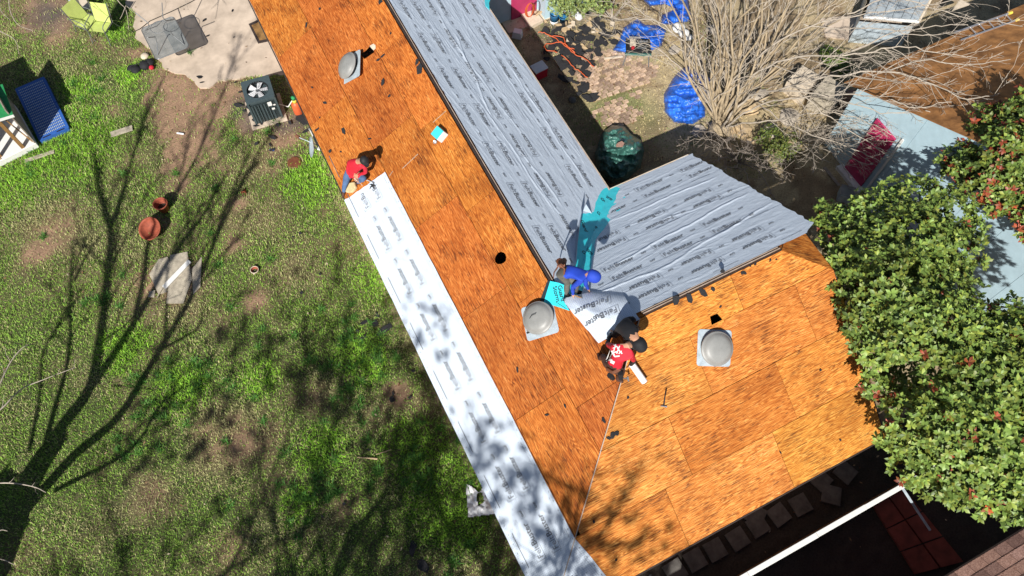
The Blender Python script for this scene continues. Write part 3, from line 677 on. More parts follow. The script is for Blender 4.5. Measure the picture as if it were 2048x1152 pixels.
for i in range(4):
    y0, y1 = yN[i]
    r_ = sheet('underlayment_strip', FN, hN, -7.9, -4, y0, y1, i, M['felt'], nn[i], xe0=xE, xe1=(eN if i < 3 else (lambda y: -y / CL + .01)), ragged=.03)
    P_ = Print(); ins = lambda x, y, i=i: x < (eN(y) if i < 3 else -3.1) - .04 and x > -7.92
    ts, fl, s0 = cN[i]
    for t_ in ts:
        y = (W2 - t_) * CL
        for k in range(-4, 3):
            x = -s0 + k * -1.2; P_.brand(x, y, (PI if fl == 0 else 0), ins); P_.gaf(x + .6, y, (PI if fl == 0 else 0), ins, False)
    P_.line(-7.7, y1 - .1, -7.2, y1 - .1, .008); P_.line(-6.2, y1 - .1, -5.6, y1 - .1, .008); 
    P_.finish(FN, hN, .0165 + i * .007, r_)
# free end of the top strip folded over the hip onto the sunny slope
def hD(x, y): return .02 * fbm(x * 2.2, y * 2.2, 71) + creases(x, y, [(-4.9, 3.4, -4.0, 3.9, .05, .05), (-4.6, 3.3, -4.2, 3.8, .03, .03), (-4.4, 3.6, -3.85, 4.1, .05, .04)])
dl = [on(FL, *p) for p in ((1122, 597), (1199, 687), (1281, 639), (1222, 563))]
def bil(u, v): return dl[0] * (1 - u) * (1 - v) + dl[1] * u * (1 - v) + dl[2] * u * v + dl[3] * (1 - u) * v
nu, nv = 44, 34; PP = np.array([[tuple(bil(i / nu, j / nv))[:2] for i in range(nu + 1)] for j in range(nv + 1)])
ed = np.array([[(j == 0) * (.03 * math.sin(i * .5)) for i in range(nu + 1)] for j in range(nv + 1)]); PX = PP[..., 0] + ed; PY = PP[..., 1]
def hD2(x, y):
    d_ = np.minimum(0, zNL(x, y)); return hD(x, y) + .035 + d_ * (.42 + .58 * np.clip(-d_ / .42, 0, 1) ** 2)
PZ = hD2(PX, PY); V = np.stack([PX.ravel(), PY.ravel(), PZ.ravel()], 1); Mx = np.array(FL); Vw = V @ Mx[:3, :3].T + Mx[:3, 3]
flap = thing('underlayment_flap', 'bright folded-over corner of underlayment being unrolled beside the kneeling roofers', 'underlayment', Vector(Vw.mean(0)))
idx = np.arange((nu + 1) * (nv + 1)).reshape(nv + 1, nu + 1); Q = np.stack([idx[:-1, :-1], idx[:-1, 1:], idx[1:, 1:], idx[1:, :-1]], -1).reshape(-1, 4)
o = fast_mesh('membrane', Vw, Q, M['feltw'], flap, per=4, smooth=True); uv = o.data.uv_layers.new(name='UVMap'); li = np.empty(len(o.data.loops), np.int32); o.data.loops.foreach_get('vertex_index', li); uv.data.foreach_set('uv', V[li][:, :2].astype(np.float32).ravel())
P_ = Print(); 
for (c, e) in (((1184, 611), (1234, 586)), ((1205, 634), (1254, 608))):
    a, b = on(FL, *c), on(FL, *e); ang = math.atan2(b.y - a.y, b.x - a.x) + PI; P_.brand(a.x, a.y, ang)
P_.finish(FL, hD2, .018, flap)

# teal self-adhesive membrane in the valley
tm = thing('valley_membrane', 'turquoise self-sealing membrane lining the valley between the two roof wings', 'membrane', H(W1 - 1, W2 - 1, 3))
def poly_on(F, px, z, name, mat, parent, sub=.12):
    pts = [on(F, *p) for p in px]; m = MB(F); m.prism([(p.x, p.y) for p in pts], z, z + .004); return build(name, m, mat, parent)
vb = on(FR, 1218, 381); 
def quadstrip(F, pts, z, name, mat, parent):
    m = MB(F); m.prism(pts, z, z + .004); return build(name, m, mat, parent)
quadstrip(FR, [(W2 + .02, -.04), (W2 - A1, A1 * CL), (W2 - A1 + .55, A1 * CL), (W2 + .45, 0.3), (W2 + .38, -.04)], .003, 'membrane_half', M['teal'], tm)
quadstrip(FN, [(-W1 - .02, -.04), (-A1, A1 * CL), (-A1 - .5, A1 * CL + .1), (-W1 - .5, .12), (-W1 - .36, -.04)], .003, 'membrane_half', M['teal'], tm)
P_ = Print()
for (u, v, u2, v2, tx_) in [(1175, 447, 1198, 462, 'Storm'), (1168, 452, 1191, 470, 'Guard'), (1206, 392, 1222, 402, 'Storm'), (1200, 399, 1216, 409, 'Guard'), (1168, 497, 1186, 515, 'Storm'), (1162, 503, 1178, 520, 'Guard'), (1160, 440, 1172, 470, 'Guard'), (1192, 425, 1208, 440, 'GAF')]:
    F = FR if u < 1165 or (u < 1205 and v < 430) else FN; a, b = on(F, u, v), on(F, u2, v2); P_.text(tx_, .13, .025, a.x, a.y, math.atan2(b.y - a.y, b.x - a.x))
    P_.d.v = [F @ v_ if i >= getattr(P_, 'done', 0) else v_ for i, v_ in enumerate(P_.d.v)]
    P_.d.v = [v_ if i < getattr(P_, 'done', 0) else v_ + F.col[2].xyz * .010 for i, v_ in enumerate(P_.d.v)]; P_.done = len(P_.d.v)
build('lettering', P_.d, M['black_print'], tm, recalc=False, kind='stuff')
# corner piece over the hip, black edge, upper piece at the top of the picture
tp = thing('valley_membrane', 'turquoise membrane end lapped over the ridge beside the round roof vent', 'membrane', PT(1110, 590, 0))
poly_on(FL, [(1099, 562), (1118, 566), (1133, 572), (1126, 600), (1140, 622), (1086, 604)], .012, 'membrane', M['teal'], tp)
poly_on(FL, [(1096, 561), (1101, 562), (1088, 605), (1081, 600)], .014, 'black_border', M['black_print'], tp)
P_ = Print()
for (u, v, u2, v2, tx_) in [(1116, 572, 1122, 600, 'Guard'), (1106, 574, 1113, 602, 'Storm')]:
    a, b = on(FL, u, v), on(FL, u2, v2); P_.text(tx_, .13, .022, a.x, a.y, math.atan2(b.y - a.y, b.x - a.x))
P_.line(*on(FL, 1112, 604)[:2], *on(FL, 1134, 618)[:2], .01)
P_.d.v = [FL @ (v_ + Vector((0, 0, .018))) for v_ in P_.d.v]; build('lettering', P_.d, M['black_print'], tp, recalc=False, kind='stuff')
mb = MB(FR); pts = [on(FR, *p) for p in ((966, -8), (983, -8), (977, 8), (978, 22), (970, 14))]; mb.prism([(p.x, p.y) for p in pts], .03, .036)
build('valley_membrane', mb, M['teal'], label='scrap of turquoise membrane at the far inner roof corner, at the top of the picture', cat='membrane')
# upright curled corner of felt at the valley
mb = MB(); a = PT(1151, 470, .02); b = PT(1163, 425, .30); c = PT(1162, 404, .34); d = PT(1158, 455, .06); e = PT(1150, 528, .03)
mb.add([a, b, c, d, e], [(0, 1, 2), (0, 3, 1), (4, 1, 3), (0, 4, 3)]); a = PT(1166, 422, .03); b = PT(1172, 408, .22); c = PT(1184, 427, .03); mb.add([a, b, c], [(0, 1, 2)])
build('curled_felt_corner', mb, M['felt'], recalc=False, label='upright curled corner of grey felt standing over the turquoise valley', cat='underlayment')

# ================================================================== THINGS ON THE ROOF
def rrect(w_, h_, r=.04, n=4):
    o = []
    for cx, cy, a0 in ((w_ / 2 - r, h_ / 2 - r, 0), (-w_ / 2 + r, h_ / 2 - r, 90), (-w_ / 2 + r, -h_ / 2 + r, 180), (w_ / 2 - r, -h_ / 2 + r, 270)):
        for i in range(n + 1): a = R(a0 + 90 * i / n); o.append((cx + r * math.cos(a), cy + r * math.sin(a)))
    return o
def vent(F, label, pw=.70, dx=0, dy=0, tilt=0, ax='X', lift=0, rad=.33):
    T = F @ Matrix.Translation((0, 0, lift)) @ Matrix.Rotation(tilt, 4, ax)
    t = thing('roof_vent', label, 'roof vent', T.translation, 'round attic fan vents lying loose on the deck')
    m = MB(T); m.prism(rrect(pw, pw, .06), .004, .012); build('flashing_plate', m, M['galv'], t)
    m = MB(T); m.lathe([(.24, .012), (.235, .14)], 24, (dx, dy, 0)); build('neck', m, M['black'], t, True)
    m = MB(T); m.lathe([(rad - .03, .115), (rad, .12), (rad + .004, .135), (rad - .012, .148), (rad - .03, .150), (rad * .86, .185), (rad * .62, .222), (rad * .3, .240), (0, .244)], 40, (dx, dy, 0)); build('hood', m, M['roof_metal'], t, True)
    return t
v1 = vent(fr(FL, 1080, 640, 1118, 628), 'round grey metal roof vent beside the turquoise membrane end at the hip', dx=.02, dy=.02)
m = MB(); c_ = PT(1055, 628, .36); m.tube([PT(1059, 637, .31), PT(1063, 631, .325), PT(1072, 627, .33)], .006, 5); build('scratch_wire', m, M['black'], v1)
vent(fr(FS, 1428, 696, 1460, 697), 'round grey roof vent standing next to the hole in the yellow sunny deck', dx=0, dy=0)
vent(fr(FL, 706, 137, 738, 128), 'tipped round roof vent next to the broken square hole near the top', tilt=R(-16), ax='Y', lift=.06, rad=.33)
# pale rings of torn wood round the holes
m = MB(FL); a = on(FL, 741, 98); m.prism([(a.x - .09, a.y + .02), (a.x - .06, a.y + .13), (a.x + .02, a.y + .16), (a.x + .10, a.y + .12), (a.x + .10, a.y + .05), (a.x, a.y + .03)], .003, .006); build('torn_wood', m, M['cream'], house, label='pale torn plywood round the square hole')
# turquoise box of nails with a small cup
F = fr(FL, 884, 272, 897, 284); t = thing('nail_box', 'small box with turquoise lid and white sides resting on the sunny deck', 'box', F.translation)
m = MB(F); m.box((0, 0, .10), (.24, .24, .20)); build('box_body', m, M['white_plastic'], t, bevel=.008)
m = MB(F); m.box((0, 0, .209), (.235, .235, .014)); build('lid', m, M['cyan_paint'], t, bevel=.004)
m = MB(fr(FL, 873, 286, 880, 290)); m.lathe([(.03, 0), (.045, .08), (.038, .08), (.026, .02), (0, .02)], 14); build('tin_cup', m, M['silver'], smooth=True, label='small metal cup beside the turquoise box on the deck', cat='cup')
# fasteners dropped by the first vent
m = MB(fr(FL, 1058, 661, 1066, 664)); m.box((0, 0, .02), (.06, .05, .04)); m.lathe([(.02, 0), (.02, .05), (0, .055)], 8, (.05, .02, 0)); build('metal_clip', m, M['silver'], label='small metal clip lying at the edge of the vent flashing', cat='clip')
# hammer
def hammer(F, label, L_=.33):
    t = thing('hammer', label, 'hammer', F.translation)
    m = MB(F); m.tube([(0, 0, .03), (L_ * .5, .004, .03), (L_, 0, .028)], [.016, .012, .015], 8); build('handle', m, M['black'], t, True)
    m = MB(F); m.tube([(0, -.065, .03), (0, -.04, .03), (0, .0, .03), (0, .04, .032), (-.012, .075, .036)], [.018, .016, .014, .012, .004], 8); build('head', m, M['silver'], t)
hammer(fr(FS, 1326, 812, 1329, 793), 'hammer with steel head left lying on the yellow sunny deck')
# roll of underlayment
a = PT(1263, 727, .12); b = PT(1289, 764, .10); m = MB(); t = thing('underlayment_roll', 'white roll of underlayment lying on the deck beside the kneeling roofer in red', 'roll', (a + b) / 2)
d = (b - a).normalized(); m.tube([a, b], .062, 20); build('roll', m, M['white_plastic'], t, False)
m = MB(); m.tube([b - d * .01, b + d * .006], .025, 12); build('cardboard_core', m, M['cream'], t)
# shingle and felt scraps lying on the deck
def scrap(F, r, mat, name, label, cat, group, hgt=.006, parent=None):
    n_ = rr.randint(5, 8); m = MB(F @ Matrix.Rotation(rr.uniform(0, 6.28), 4, 'Z')); sx = rr.uniform(.55, 1.5)
    ps = [(r * sx * math.cos(6.283 * i / n_) * rr.uniform(.55, 1.2), r / sx * math.sin(6.283 * i / n_) * rr.uniform(.55, 1.2)) for i in range(n_)]
    z0 = .003; nn_ = len(ps); up = [rr.uniform(0, .018) for _ in ps]
    m.add([(x, y, z0 + u) for (x, y), u in zip(ps, up)] + [(x, y, z0 + u + hgt) for (x, y), u in zip(ps, up)], [tuple(range(nn_ - 1, -1, -1)), tuple(range(nn_, 2 * nn_))] + [(i, (i + 1) % nn_, (i + 1) % nn_ + nn_, i + nn_) for i in range(nn_)])
    return build(name, m, M[mat], label=label, cat=cat, group=group)
for (u, v, r) in [(640, 18, .05), (613, 50, .06), (760, 4, .08), (840, 137, .14), (834, 125, .07), (766, 165, .08), (766, 112, .05), (757, 120, .04), (782, 67, .03), (650, 206, .06), (634, 260, .06), (688, 262, .09), (640, 235, .03), (625, 175, .03), (779, 192, .04), (660, 303, .05), (740, 278, .05), (682, 304, .03), (1035, 740, .05), (1057, 665, .05), (1130, 812, .04), (1208, 840, .05), (1094, 830, .03)]:
    scrap(fr(FL, u, v, u + 5, v), r, 'shingle_black', 'shingle_scrap', 'torn black shingle scrap lying on the orange deck of the long wing', 'scrap', 'black scraps on the long wing deck')
for (u, v, r) in [(1225, 870, .07), (1233, 866, .05), (1218, 876, .05), (1255, 795, .03), (1187, 1043, .03), (1405, 585, .09), (1378, 598, .10), (1352, 600, .10), (1425, 578, .05), (1444, 543, .05), (1483, 547, .04), (1487, 545, .05), (1500, 532, .03), (1510, 528, .03), (1232, 1120, .03), (1440, 614, .03), (1540, 520, .03), (1552, 519, .025), (1640, 740, .03), (1560, 905, .03), (1680, 880, .03), (1300, 1150, .03)]:
    scrap(fr(FS, u, v, u + 5, v), r, 'shingle_black', 'shingle_scrap', 'torn black shingle scrap lying on the yellow deck of the short wing', 'scrap', 'black scraps on the short wing deck')
for (u, v, u2, v2) in [(1030, 530, 1000, 560)]: pass
# moss line marks / green batten traces
for (u, v, u2, v2) in [(805, 337, 836, 308), (866, 245, 892, 222), (779, 352, 786, 342)]:
    a, b = on(FL, u, v), on(FL, u2, v2); m = MB(FL); m.tube([(a.x, a.y, .002), (b.x, b.y, .002)], .007, 4); build('weathered_joint_mark', m, M['weathered_wood'], house)

# ================================================================== PEOPLE
import bmesh
def skin_mesh(verts, edges, rad, sub=2):
    me = bpy.data.meshes.new('sk'); me.from_pydata([tuple(v) for v in verts], edges, []); o = bpy.data.objects.new('sk', me); COL.objects.link(o)
    md = o.modifiers.new('s', 'SKIN'); md.use_smooth_shade = True
    for i, r in enumerate(rad):
        sv = me.skin_vertices[0].data[i]; sv.radius = (r, r) if not hasattr(r, '__len__') else r; sv.use_root = (i == 0)
    if sub: ms = o.modifiers.new('u', 'SUBSURF'); ms.levels = sub; ms.render_levels = sub
    dg = bpy.context.evaluated_depsgraph_get(); m2 = bpy.data.meshes.new_from_object(o.evaluated_get(dg)); bpy.data.objects.remove(o); bpy.data.meshes.remove(me)
    return m2
def seg_d(p, a, b):
    ab = b - a; L_ = ab.length_squared; k = 0 if L_ < 1e-9 else max(0, min(1, (p - a).dot(ab) / L_)); return (p - a - ab * k).length
def person(label, J, mats, sleeve='long', hair=None, cap=None, group=None, hood=False, brim=None):
    """J: joints (u, v, height over the roof). mats: top, sleeve, legs, shoes"""
    P = {k: (PT(*v) if not isinstance(v, Vector) else v) for k, v in J.items()}
    root = thing('person', label, 'person', P['pelvis'] - UP * J['pelvis'][2], group)
    V = []; E = []; Rr = []; mid = lambda a, b, k: P[a] * (1 - k) + P[b] * k
    def add(p, r, to=None):
        V.append(p); Rr.append(r)
        if to is not None: E.append((to, len(V) - 1))
        return len(V) - 1
    pe = add(P['pelvis'], .135); wa = add(mid('pelvis', 'chest', .45), .125, pe); ch = add(P['chest'], .15, wa); nk = add(P['neck'], .06, ch)
    hd = add(P['head'] - (P['head'] - P['neck']).normalized() * .03, .088, nk); add(P['head'] + (P['head'] - P['neck']).normalized() * .06, .075, hd)
    segs = {}
    for s_ in 'LR':
        sh = add(P['sh' + s_], .072, ch); a2 = add(mid('sh' + s_, 'el' + s_, .5), .056, sh); el = add(P['el' + s_], .045, a2); fo = add(mid('el' + s_, 'ha' + s_, .5), .040, el); wr = add(P['ha' + s_], .028, fo)
        d = (P['ha' + s_] - P['el' + s_]).normalized(); pal = add(P['ha' + s_] + d * .05, (.036, .022), wr); side = d.cross(UP).normalized()
        for k in range(4):
            f1 = add(P['ha' + s_] + d * .09 + side * (k - 1.5) * .021, .0105, pal); f2 = add(P['ha' + s_] + d * (.125 - .006 * abs(k - 1.3)) + side * (k - 1.5) * .022 - UP * .012, .009, f1); add(P['ha' + s_] + d * (.148 - .008 * abs(k - 1.3)) + side * (k - 1.5) * .022 - UP * .034, .008, f2)
        t1 = add(P['ha' + s_] + d * .045 + side * .042 * (1 if s_ == 'L' else -1), .012, pal); add(P['ha' + s_] + d * .08 + side * .055 * (1 if s_ == 'L' else -1) - UP * .015, .009, t1)
        hp_ = add(mid('pelvis', 'hi' + s_, .9), .105, pe); th = add(mid('hi' + s_, 'kn' + s_, .5), .088, hp_); kn = add(P['kn' + s_], .066, th); ca = add(mid('kn' + s_, 'fo' + s_, .4), .062, kn); an = add(P['fo' + s_], .045, ca)
        fd = P['to' + s_] - P['fo' + s_]; add(P['fo' + s_] + fd.normalized() * .14 - UP * .03, (.045, .035), an)
    me = skin_mesh(V, E, Rr, 2)
    inv = wm(root).inverted(); cl = []
    S_ = [('top', 'pelvis', 'chest', .17), ('top', 'chest', 'neck', .09), ('skin', 'neck', 'head', .1)]
    bone = [(0, P['pelvis'] * .55 + P['chest'] * .45, P['chest']), (0, P['chest'], P['shL']), (0, P['chest'], P['shR']), (4, mid('neck', 'head', .25), P['head'])]
    for s_ in 'LR':
        if sleeve == 'long': bone += [(1, P['sh' + s_], P['ha' + s_] - (P['ha' + s_] - P['el' + s_]).normalized() * .02)]
        else: bone += [(0, P['sh' + s_], mid('sh' + s_, 'el' + s_, .55)), (1 if sleeve == 'under' else 4, P['el' + s_], P['ha' + s_])]
        d = (P['ha' + s_] - P['el' + s_]).normalized(); bone += [(4, P['ha' + s_] + d * .035, P['ha' + s_] + d * .15)]
        bone += [(2, P['pelvis'], P['hi' + s_]), (2, P['hi' + s_], P['kn' + s_]), (2, P['kn' + s_], mid('kn' + s_, 'fo' + s_, .85)), (3, P['fo' + s_], P['fo' + s_] + (P['to' + s_] - P['fo' + s_]).normalized() * .15)]
    mi = []
    for f in me.polygons:
        c = f.center; mi.append(min((seg_d(c, a, b), k) for k, a, b in bone)[1])
    # cloth folds
    for v in me.vertices:
        p = v.co; k = float(fbm(np.array([p.x * 14 + p.z * 9]), np.array([p.y * 14 - p.z * 6]), 3, 2)[0]) - .5
        if min(seg_d(p, a, b) for kk, a, b in bone if kk == 4) > .06: v.co = p + v.normal * k * .022
    me.transform(inv); o = mesh_obj('body', me, [M[x] for x in mats] + [M['skin']], root, True); me.polygons.foreach_set('material_index', mi)
    hdir = (P['head'] - P['neck']).normalized(); look = P.get('look', P['head'] + Vector((0, -1, -.3))) - P['head']; look = (look - hdir * look.dot(hdir)).normalized(); HF = frame(P['head'], look.cross(hdir), look)   # x side, y look
    HF = Matrix((look.cross(hdir), look, hdir)).transposed().to_4x4(); HF.translation = P['head'] + hdir * .015
    # face: nose, eyes, ears on the head
    m = MB(HF); m.add([(-.014, .085, -.02), (.014, .085, -.02), (0, .118, -.028), (0, .09, .025)], [(0, 1, 2), (0, 2, 3), (1, 3, 2)]); build('nose', m, M['skin'], root)
    for sx in (-1, 1):
        m = MB(HF); m.lathe([(0, -.008), (.009, 0), (0, .008)], 8, (.032 * sx, .088, .01)); build('eye', m, M['black'], root)
        m = MB(HF); m.lathe([(0, -.03), (.014, -.012), (.018, .01), (0, .03)], 8, (.092 * sx, -.005, -.005), sx=.5); build('ear', m, M['skin'], root)
    m = MB(HF); m.tube([(-.022, .092, -.048), (0, .098, -.05), (.022, .092, -.048)], .004, 5); build('mouth', m, M['red'], root)
    if cap:
        m = MB(HF); m.lathe([(.100, .01), (.106, .03), (.100, .075), (.075, .112), (.035, .13), (0, .133)], 20); c = build('cap', m, M[cap], root, True)
        m = MB(HF @ Matrix.Rotation(brim if brim is not None else 0, 4, 'Z')); m.add([(-.075, .07, .02), (-.05, .15, .01), (0, .175, .008), (.05, .15, .01), (.075, .07, .02), (-.075, .07, .028), (-.05, .15, .018), (0, .175, .016), (.05, .15, .018), (.075, .07, .028)], [(4, 3, 2, 1, 0), (5, 6, 7, 8, 9), (0, 1, 6, 5), (1, 2, 7, 6), (2, 3, 8, 7), (3, 4, 9, 8)]); build('brim', m, M[cap], c)
    if hair:
        m = MB(HF @ Matrix.Translation((0, -.012, .0))); m.lathe([(.06, -.06), (.095, -.03), (.104, .02), (.098, .065), (.07, .10), (.03, .115), (0, .118)], 18); build('hair', m, M[hair], root, True)
    if hood:
        m = MB(HF @ Matrix.Translation((0, -.02, -.01))); m.lathe([(.085, -.12), (.118, -.07), (.125, -.01), (.12, .05), (.10, .10), (.06, .135), (0, .15)], 18, sy=1.1); build('hood', m, M[mats[0]], root, True)
    return root, P, o
def onmesh(o, pts, lift=.008):                # lay marks on a body as seen from above
    inv = wm(o).inverted(); out = []
    for p in pts:
        q = inv @ p; org = q + Vector((0, 0, 2)) ; hit, loc, nrm, _ = o.ray_cast(org, Vector((0, 0, -1)))
        out.append((loc + nrm * lift if hit else q)); 
    return [wm(o) @ x for x in out]
# roofer in the long-sleeved red shirt at the end of the white strip
p1, P1, b1 = person('man in long-sleeved red shirt, jeans and black cap kneeling at the white strip end',
    dict(pelvis=(703, 345, .30), chest=(712, 327, .62), neck=(721, 322, .78), head=(727, 321, .88), look=(735, 352, .4), shL=(699, 326, .62), elL=(696, 346, .42), haL=(708, 355, .27), shR=(730, 333, .62), elR=(731, 345, .42), haR=(718, 350, .34),
         hiL=(696, 347, .26), knL=(690, 368, .22), foL=(687, 384, .08), toL=(686, 392, .03), hiR=(713, 349, .26), knR=(729, 357, .30), foR=(716, 364, .07), toR=(712, 368, .03)), ['red', 'red', 'denim', 'boots'], cap='black', brim=R(0))
m = MB(frame(P1['head'] + Vector((.045, .02, .125)), Vector((1, 0, 0)), Vector((0, 1, 0)))); m.lathe([(.018, 0), (.016, .006), (0, .007)], 10, (.025, 0, -.02)); build('cap_badge', m, M['orange_cord'], p1)
m = MB(); a = PT(714, 361, .2); b = PT(725, 371, .05); m.tube([a, b], .006, 6); m.tube([a - (b - a).normalized() * .08, a], .014, 6); build('utility_knife', m, M['silver'], label='knife with thin blade held by the kneeling man in the red long sleeves', cat='knife')
mf = MB(fr(FL, 704, 377, 716, 370)); 
for z, sc in ((0, 1),): mf.prism([(.17 * math.cos(i * .5236) * rr.uniform(.85, 1.1), .12 * math.sin(i * .5236) * rr.uniform(.85, 1.1)) for i in range(12)], .005, .09)
build('foam_pad', mf, M['foam'], bevel=.015, label='tan foam kneeling pad under the man at the end of the white strip', cat='foam pad')
mt = MB(FL @ Matrix.Translation(on(FL, 746, 372)))
for an in (0, .9, 2.2, 3.4, 4.6): mt.tube([(0, 0, .02), (.06 * math.cos(an), .06 * math.sin(an), .015), (.11 * math.cos(an + .3), .11 * math.sin(an + .3), .01)], [.022, .016, .004], 5)
build('work_glove', mt, M['black'], label='small black work glove lying on the end of the white strip', cat='glove')
mt = MB(); mt.tube([PT(733, 360, .1), PT(744, 364, .03), PT(748, 366, .03)], [.01, .01, .02], 6); build('snips', mt, M['steel_grey'], label='dark snips resting on the white strip edge beside the kneeling man', cat='tool')
# roofer in the blue hooded top, bending over the fold
p2, P2, b2 = person('man in blue hooded sweatshirt bending over the underlayment edge with a hammer',
    dict(pelvis=(1124, 543, .80), chest=(1160, 543, .98), neck=(1173, 548, .93), head=(1186, 553, .86), look=(1190, 580, .2), shL=(1164, 560, .90), elL=(1145, 574, .55), haL=(1146, 588, .22), shR=(1172, 545, .95), elR=(1171, 566, .52), haR=(1176, 577, .20),
         hiL=(1122, 549, .72), knL=(1136, 565, .50), foL=(1131, 588, .09), toL=(1140, 592, .03), hiR=(1128, 536, .74), knR=(1152, 570, .48), foR=(1152, 583, .08), toR=(1162, 584, .03)), ['blue_cloth', 'blue_cloth', 'grey_trouser', 'black_cloth'], hood=True)
m = MB(); a = P2['pelvis']; m.tube([PT(1114, 532, 1.0), PT(1122, 531, 1.05), PT(1129, 538, 1.02), PT(1128, 549, .95)], [.022, .022, .02, .018], 6); build('tool_belt', m, M['leather'], p2)
m = MB(); m.tube([PT(1119, 522, .86), PT(1122, 532, .92)], [.07, .05], 8); m.tube([PT(1128, 521, .84), PT(1127, 529, .90)], [.06, .05], 8); m.tube([PT(1115, 535, .9), PT(1108, 545, .5), PT(1107, 556, .35)], [.016, .012, .008], 6); build('tool_pouch', m, M['leather'], p2)
m = MB(); t = thing('hammer', 'hammer held in the hand of the man in the blue hooded top', 'hammer', P2['haL']); m.tube([P2['haL'] - Vector((.03, 0, 0)), PT(1163, 596, .12)], .012, 7); build('handle', m, M['stud_brown'], t)
m = MB(); m.tube([PT(1161, 590, .13), PT(1167, 601, .11)], [.018, .016], 7); build('head', m, M['steel_grey'], t)
# roofer in the red T-shirt, back towards the sky
p3, P3, b3 = person('man in red T-shirt with white back print and tool belt, crouching at the hip',
    dict(pelvis=(1226, 735, .50), chest=(1243, 703, .90), neck=(1254, 692, .88), head=(1260, 690, .78), look=(1262, 680, .1), shL=(1228, 695, .86), elL=(1214, 688, .42), haL=(1222, 668, .16), shR=(1262, 710, .84), elR=(1268, 722, .42), haR=(1262, 730, .14),
         hiL=(1216, 731, .42), knL=(1208, 712, .38), foL=(1199, 718, .09), toL=(1197, 708, .03), hiR=(1236, 740, .40), knR=(1246, 742, .34), foR=(1234, 758, .08), toR=(1246, 762, .03)), ['red', 'black_cloth', 'boots', 'boots'], sleeve='under', hair='black_cloth')
for i, (u, v, u2, v2, w_) in enumerate([(1216, 712, 1224, 722, .02), (1222, 706, 1229, 717, .016), (1222, 722, 1229, 726, .02), (1226, 695, 1236, 702, .016), (1230, 694, 1226, 708, .014), (1238, 697, 1232, 712, .014), (1233, 702, 1243, 712, .014), (1229, 717, 1238, 716, .016), (1216, 708, 1219, 703, .014), (1220, 712, 1233, 708, .014), (1236, 712, 1242, 707, .012), (1224, 702, 1230, 700, .012)]):
    a, b = PT(u, v, .8), PT(u2, v2, .8); n_ = 4; pts = [a.lerp(b, k / n_) for k in range(n_ + 1)]; sd = (b - a).cross(UP).normalized() * w_ / 1.6
    q = onmesh(b3, [p + sd for p in pts] + [p - sd for p in pts]); m = MB(); m.add(q, [(k, k + 1, n_ + 2 + k, n_ + 1 + k) for k in range(n_)]); build('shirt_print', m, M['white'], p3, recalc=False)
m = MB(); m.tube([PT(1214, 738, .60), PT(1226, 745, .62), PT(1240, 738, .60)], [.035, .04, .035], 8); build('tool_belt', m, M['leather'], p3)
m = MB(); m.tube([PT(1220, 750, .5), PT(1226, 757, .3)], [.06, .045], 8); m.tube([PT(1241, 746, .5), PT(1242, 757, .32)], [.05, .045], 8); build('tool_pouch', m, M['black_cloth'], p3)
m = MB(); m.tube([PT(1243, 756, .30), PT(1256, 757, .26)], [.014, .012], 6); m.tube([PT(1255, 753, .27), PT(1257, 762, .25)], .018, 6); build('hammer', m, M['steel_grey'], label='hammer hanging from the tool belt of the man in the red T-shirt', cat='hammer')
m = MB(); m.lathe([(0, 0), (.05, .01), (.055, .03), (.03, .055), (0, .06)], 10, PT(1223, 668, .10), sy=.7); build('work_rag', m, M['white'], smooth=True, label='small white rag held on the underlayment by the man in the red T-shirt', cat='rag')
# roofer in black, folded over the ridge
p4, P4, b4 = person('man dressed all in black crouching at the ridge beside the man in the red T-shirt',
    dict(pelvis=(1248, 652, .55), chest=(1262, 664, .84), neck=(1271, 676, .90), head=(1279, 688, .88), look=(1290, 700, .0), shL=(1254, 674, .80), elL=(1251, 688, .36), haL=(1259, 685, .16), shR=(1271, 660, .80), elR=(1276, 656, .36), haR=(1268, 664, .14),
         hiL=(1240, 657, .36), knL=(1232, 668, .28), foL=(1222, 672, .08), toL=(1216, 676, .03), hiR=(1254, 644, .36), knR=(1268, 638, .28), foR=(1258, 645, .08), toR=(1250, 648, .03)), ['black_cloth'] * 4, hood=True)

# ================================================================== LEFT YARD
# air conditioner
F = gfr(516, 252, 572, 236); F = F @ Matrix.Translation((.36, .42, 0))
t = thing('air_conditioner', 'dark green outdoor air conditioner unit with round fan on a pale concrete pad', 'air conditioner', F.translation)
m = MB(F); m.box((-.02, -.02, .03), (1.02, 1.05, .06)); build('concrete_pad', m, M['concrete'], t, bevel=.01)
m = MB(F); hw, hd, hh = .385, .40, .86
for x in (-hw, hw): 
    for y in (-hd, hd): m.box((x * .97, y * .97, .06 + hh / 2), (.05, .05, hh))
m.box((0, 0, .46), (hw * 1.86, hd * 1.86, .78)); build('cabinet', m, M['ac_green'], t)
m = MB(F); n_ = 22
for i in range(n_):                       # louvre blades on the four sides
    x = -hw + .05 + (2 * hw - .1) * i / (n_ - 1)
    m.box((x, -hd - .0, .46), (.008, .022, .76)); m.box((x, hd, .46), (.008, .022, .76)); m.box((-hw, x * hd / hw, .46), (.022, .008, .76)); m.box((hw, x * hd / hw, .46), (.022, .008, .76))
build('louvre', m, M['ac_green'], t, kind='stuff')
for i in range(7):
    m = MB(F); m.box((-.30 + i * .085, -hd - .016, .44), (.03, .014, .70)); build('louvre_slat', m, M['ac_green'], t)
m = MB(F); m.prism(rrect(.80, .83, .05), .92, .955, holes=[[(.30 * math.cos(-6.283 * i / 28), .30 * math.sin(-6.283 * i / 28)) for i in range(28)]]); build('top_panel', m, M['ac_green'], t)
m = MB(F); m.lathe([(.30, .954), (.30, .80), (.0, .78)], 28, cap=False); build('fan_well', m, M['black'], t)
m = MB(F); m.lathe([(0, .80), (.06, .80), (.06, .90), (0, .91)], 14); f_ = build('fan_hub', m, M['steel_grey'], t)
